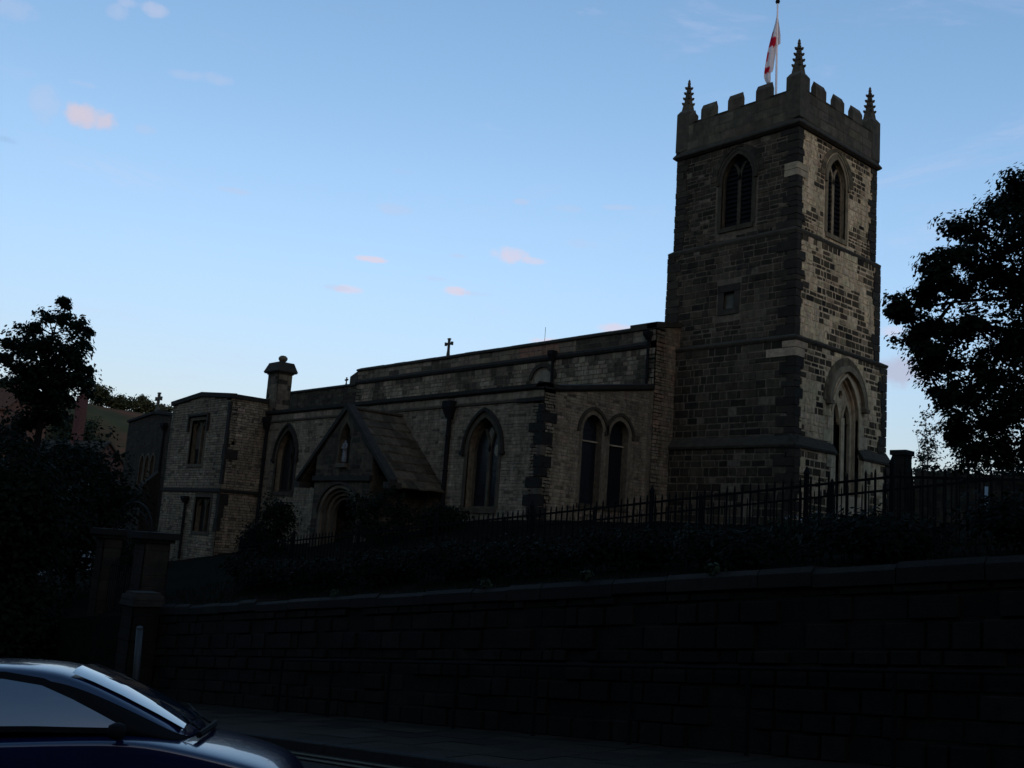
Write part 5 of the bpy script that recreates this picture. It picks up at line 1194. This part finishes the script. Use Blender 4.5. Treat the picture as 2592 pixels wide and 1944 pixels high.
# flowering bushes behind the railings at the tower foot
FLW = [(14.9, -20.2, .85, .52), (13.5, -20.4, .8, .42), (12.1, -20.2, .8, .4), (16.2, -20.0, .85, .5), (18.8, -19.2, .9, .5), (20.6, -17.8, .9, .5)]
FLL = ['flowering bush behind the railings in line with the tower window', 'flowering bush behind the railings below the tower corner', 'leftmost flowering bush behind the railings', 'flowering bush just left of the corner railing post', 'flowering bush right of the corner railing post', 'rightmost flowering bush under the big tree']
for k, (x, y, w_, h) in enumerate(FLW):
    g0 = church_ground(x, y)
    t = tree('rose_bush', FLL[k], (x, y, g0), (x, y, g0 + h * .8), (w_, w_ * .8, h * .8), 80, .085, 30, 90 + k, trunk_r=.025, cl_r=.2, limbs=6, group='flowering bushes behind the railings', cat='bush', col=(.010, .015, .007), hollow=.2)
    r = np.random.default_rng(k); n = 16; d = r.normal(size=(n, 3)); d /= np.linalg.norm(d, axis=1, keepdims=True); d[:, 1] = -np.abs(d[:, 1])
    pp = np.repeat(np.array([x, y, g0 + h * .8]) + d * np.array([w_, w_ * .9, h * .8]), 5, axis=0) + r.normal(size=(n * 5, 3)) * .022
    leafmesh('blossom', pp, .05, (.22, .24, .25), k, t, 'flower')
# dark planting on the bank between wall coping and railings, and weeds
PL = [(x, y, w_, h) for x, y, w_, h in ((16.2, -24.6, 1.2, .6), (13.6, -24.2, 1.4, .75), (11.2, -24.4, 1.3, .7), (8.6, -24.2, 1.4, .8), (6.2, -24.3, 1.3, .8), (3.6, -24.4, 1.4, .8), (1.2, -24.3, 1.2, .8), (18.6, -24.8, 1.2, .6), (20.8, -24.4, 1.2, .7), (-1.0, -23.8, 1.2, 1.0))]
for k, (x, y, w_, h) in enumerate(PL):
    g0 = church_ground(x, y); near = ['nearest the corner railing post', 'below the tower corner', 'below the right aisle windows', 'below the aisle corner', 'below the aisle drainpipe', 'right of the porch path', 'below the porch', 'under the right-hand railing', 'at the right edge of the picture', 'beside the gate'][k]
    tree('ground_bush', 'low dark evergreen bush on the bank ' + near, (x, y, g0), (x, y, g0 + h * .55), (w_, w_ * .7, h * .45), 90, .09, 34, 120 + k, trunk_r=.03, cl_r=.22, limbs=6, group='low bushes between wall and railings', cat='bush', col=(.0035, .0045, .002), hollow=.25)
for k, (x, y, w_, h, lb) in enumerate(((4.6, 7.4, 1.9, 1.9, 'dark bushy tree behind the boundary wall, nearest the saplings'), (7.8, 7.2, 2.4, 2.2, 'dark bushy tree behind the boundary wall under the big tree'), (11.6, 6.6, 2.8, 2.6, 'dark bushy tree behind the boundary wall at the right edge'), (1.5, 13.5, 2.6, 1.9, 'low dark tree far behind the tower, beside the saplings'))):
    tree('bushy_tree', lb, (x, y, 1.2), (x, y, 3.0), (w_, w_, h), 260, .22, 34, 160 + k, trunk_r=.12, cl_r=.5, limbs=8, group='trees behind the boundary wall', col=(.006, .008, .0035), hollow=.3)
# grass on the bank (uncountable)
r = np.random.default_rng(5); n = 16000; gx = r.uniform(-6, 30, n); gy = r.uniform(-26.5, -13.5, n)
gz = np.array([church_ground(a, b) for a, b in zip(gx, gy)]); s = r.uniform(.08, .24, n)
ang = r.uniform(0, 6.28, n); V = np.empty((n, 3, 3)); dx, dy = np.cos(ang) * .012, np.sin(ang) * .012; lx, ly = r.normal(size=n) * .05, r.normal(size=n) * .05
V[:, 0] = np.stack([gx - dx, gy - dy, gz - .01], 1); V[:, 1] = np.stack([gx + dx, gy + dy, gz - .01], 1); V[:, 2] = np.stack([gx + lx, gy + ly, gz + s], 1)
gb = MB(); gb.v = [tuple(p) for p in V.reshape(-1, 3)]; gb.f = [(3 * i, 3 * i + 1, 3 * i + 2) for i in range(n)]; gb.c = [(.006, .008, .003)] * (3 * n)
tag(gb.build('grass', M['leaf']), 'dark rough grass on the bank below the church', 'grass', kind='stuff')
# tufts growing from the wall coping
for k, (x, h) in enumerate(((15.3, .16), (8.4, .2), (13.0, .14), (17.6, .12))):
    P0 = np.random.default_rng(k).normal(size=(60, 3)) * np.array([.06, .035, .04]) + np.array([x, YF - .02, WTOP(x) + .22 + h * .5])
    o = leafmesh('wall_weed', P0, .09, (.02, .028, .014), k)
    tag(o, ['weed tuft on the wall coping below the round-headed windows', 'weed tuft on the wall coping near its left end', 'weed tuft on the wall coping below the aisle corner', 'weed tuft on the wall coping below the tower'][k], 'weed', 'weeds on the wall coping')

# ================================================================== BACKGROUND HOUSES AND HILL TREES
def house(label, cx, cy, z0, w, d, h, rh, wallc, roofc, chim=(0.3, 1.6), rot=0., pots=3, red=True):
    t = thing('house', label, 'house', (cx, cy, z0)); ca, sa = math.cos(rot), math.sin(rot)
    q = lambda x, y, z: (cx + x * ca - y * sa, cy + x * sa + y * ca, z)
    mb = MB(); a, b = w / 2, d / 2
    mb.prism([q(-a, -b, z0), q(a, -b, z0), q(a, b, z0), q(-a, b, z0)], [q(-a, -b, z0 + h), q(a, -b, z0 + h), q(a, b, z0 + h), q(-a, b, z0 + h)], wallc)
    for s in (-1, 1): mb.prism([q(s * a, -b, z0 + h), q(s * a, b, z0 + h), q(s * a, 0, z0 + h + rh)], [q(s * (a - .2), -b, z0 + h), q(s * (a - .2), b, z0 + h), q(s * (a - .2), 0, z0 + h + rh)], wallc)
    mb.build('wall', M['brick'], t)
    mb = MB()
    for s in (-1, 1): mb.prism([q(-a - .3, s * (b + .35), z0 + h - .2), q(a + .3, s * (b + .35), z0 + h - .2), q(a + .3, 0, z0 + h + rh), q(-a - .3, 0, z0 + h + rh)], [q(-a - .3, s * (b + .35), z0 + h), q(a + .3, s * (b + .35), z0 + h), q(a + .3, 0, z0 + h + rh + .2), q(-a - .3, 0, z0 + h + rh + .2)], roofc)
    ro = mb.build('roof', M['slate'], t)
    mb = MB(); cxx = -a + w * chim[0]; zt = z0 + h + rh + chim[1]
    mb.prism([q(cxx - .42, -.4, z0 + h), q(cxx + .42, -.4, z0 + h), q(cxx + .42, .4, z0 + h), q(cxx - .42, .4, z0 + h)], [q(cxx - .42, -.4, zt), q(cxx + .42, -.4, zt), q(cxx + .42, .4, zt), q(cxx - .42, .4, zt)], (.11, .045, .036))
    for k in range(pots): p = q(cxx - .26 + k * .26, 0, 0); mb.lathe(p[0], p[1], [(.12, zt), (.10, zt + .5), (.12, zt + .55)], 8, (.13, .05, .04))
    mb.build('chimney', M['brick'], ro)
    for s in (-1, 1):
        for xx in (-a * .55, a * .4):
            for zz in (z0 + h * .25, z0 + h * .65):
                mb = MB(); y = s * (b + .02)
                mb.prism([q(xx - .5, y - .05, zz - .6), q(xx + .5, y - .05, zz - .6), q(xx + .5, y + .05, zz - .6), q(xx - .5, y + .05, zz - .6)], [q(xx - .5, y - .05, zz + .6), q(xx + .5, y - .05, zz + .6), q(xx + .5, y + .05, zz + .6), q(xx - .5, y + .05, zz + .6)]); mb.build('window', M['glass'], t)
    return t
house('brick house whose red chimney stack shows right of the left tree', -80, -3.6, -3, 10, 7, 6.5, 3.4, (.10, .05, .038), (.03, .03, .032), (.5, 4.8), .3)
house('orange-brown house at the far left edge behind the left tree', -119, -1.5, 2, 10, 7, 10.3, 3.0, (.15, .07, .045), (.06, .035, .03), (.75, 1.0), .5)
house('pale rendered house glimpsed through trees left of the church wing', -68, -10.5, -6, 9, 7, 8.0, 2.0, (.25, .25, .25), (.03, .03, .03), (.2, 1.0), .6)
for k, (y, hh, w_, lb) in enumerate(((47, 4.5, 3.5, 'small tree at the left on the distant hill crest'), (57.5, 6.5, 4.5, 'rounded tree at the highest point of the distant hill crest'), (64, 3.6, 4.0, 'low tree right of the rounded tree on the distant crest'), (70, 4.4, 3.6, 'tree on the distant crest just left of the wing cross'), (76, 3.0, 4.0, 'low tree on the distant crest beside the church wing'), (33, 4.0, 5.0, 'tree on the distant crest behind the left tree'), (20, 4.0, 5.0, 'tree on the distant crest at the far left edge'))):
    x = -257; g0 = far_hill(x, y)
    tree('crest_tree', lb, (x, y, g0 - .5), (x, y, g0 + hh * .45), (w_, w_, hh * .62), 90, .75, 26, 200 + k, trunk_r=.25, cl_r=.9, limbs=6, group='trees on the distant hill crest', col=(.045, .05, .022), hollow=.2)
for k, (x, y, hh, w_, lb) in enumerate(((-215, 40, 7, 6, 'clump of trees half way down the distant hill at left'), (-205, 54, 6, 6, 'clump of trees on the distant hillside left of the church'), (-190, 30, 7, 7, 'trees low on the distant hill behind the left tree'), (-150, 30, 7, 7, 'dark tree in the valley left of the church wing'), (-120, 17, 7, 7, 'dark tree behind the brick house'), (-95, 9, 7, 6, 'dark tree beyond the church wing gable'), (-60, -13, 6, 4.2, 'dark tree between the pale house and the church wing'), (-66, -17, 6, 4.5, 'dark tree in front of the pale house at left'))):
    g0 = max(far_hill(x, y) if x < -145 else -99, church_ground(x, y))
    tree('valley_tree', lb, (x, y, g0 - .5), (x, y, g0 + hh * .6), (w_, w_, hh * .65), 130, .5 if x < -100 else .3, 30, 220 + k, trunk_r=.2, cl_r=.9, limbs=7, group='trees in the valley beyond the church', col=(.025, .032, .014), hollow=.3)
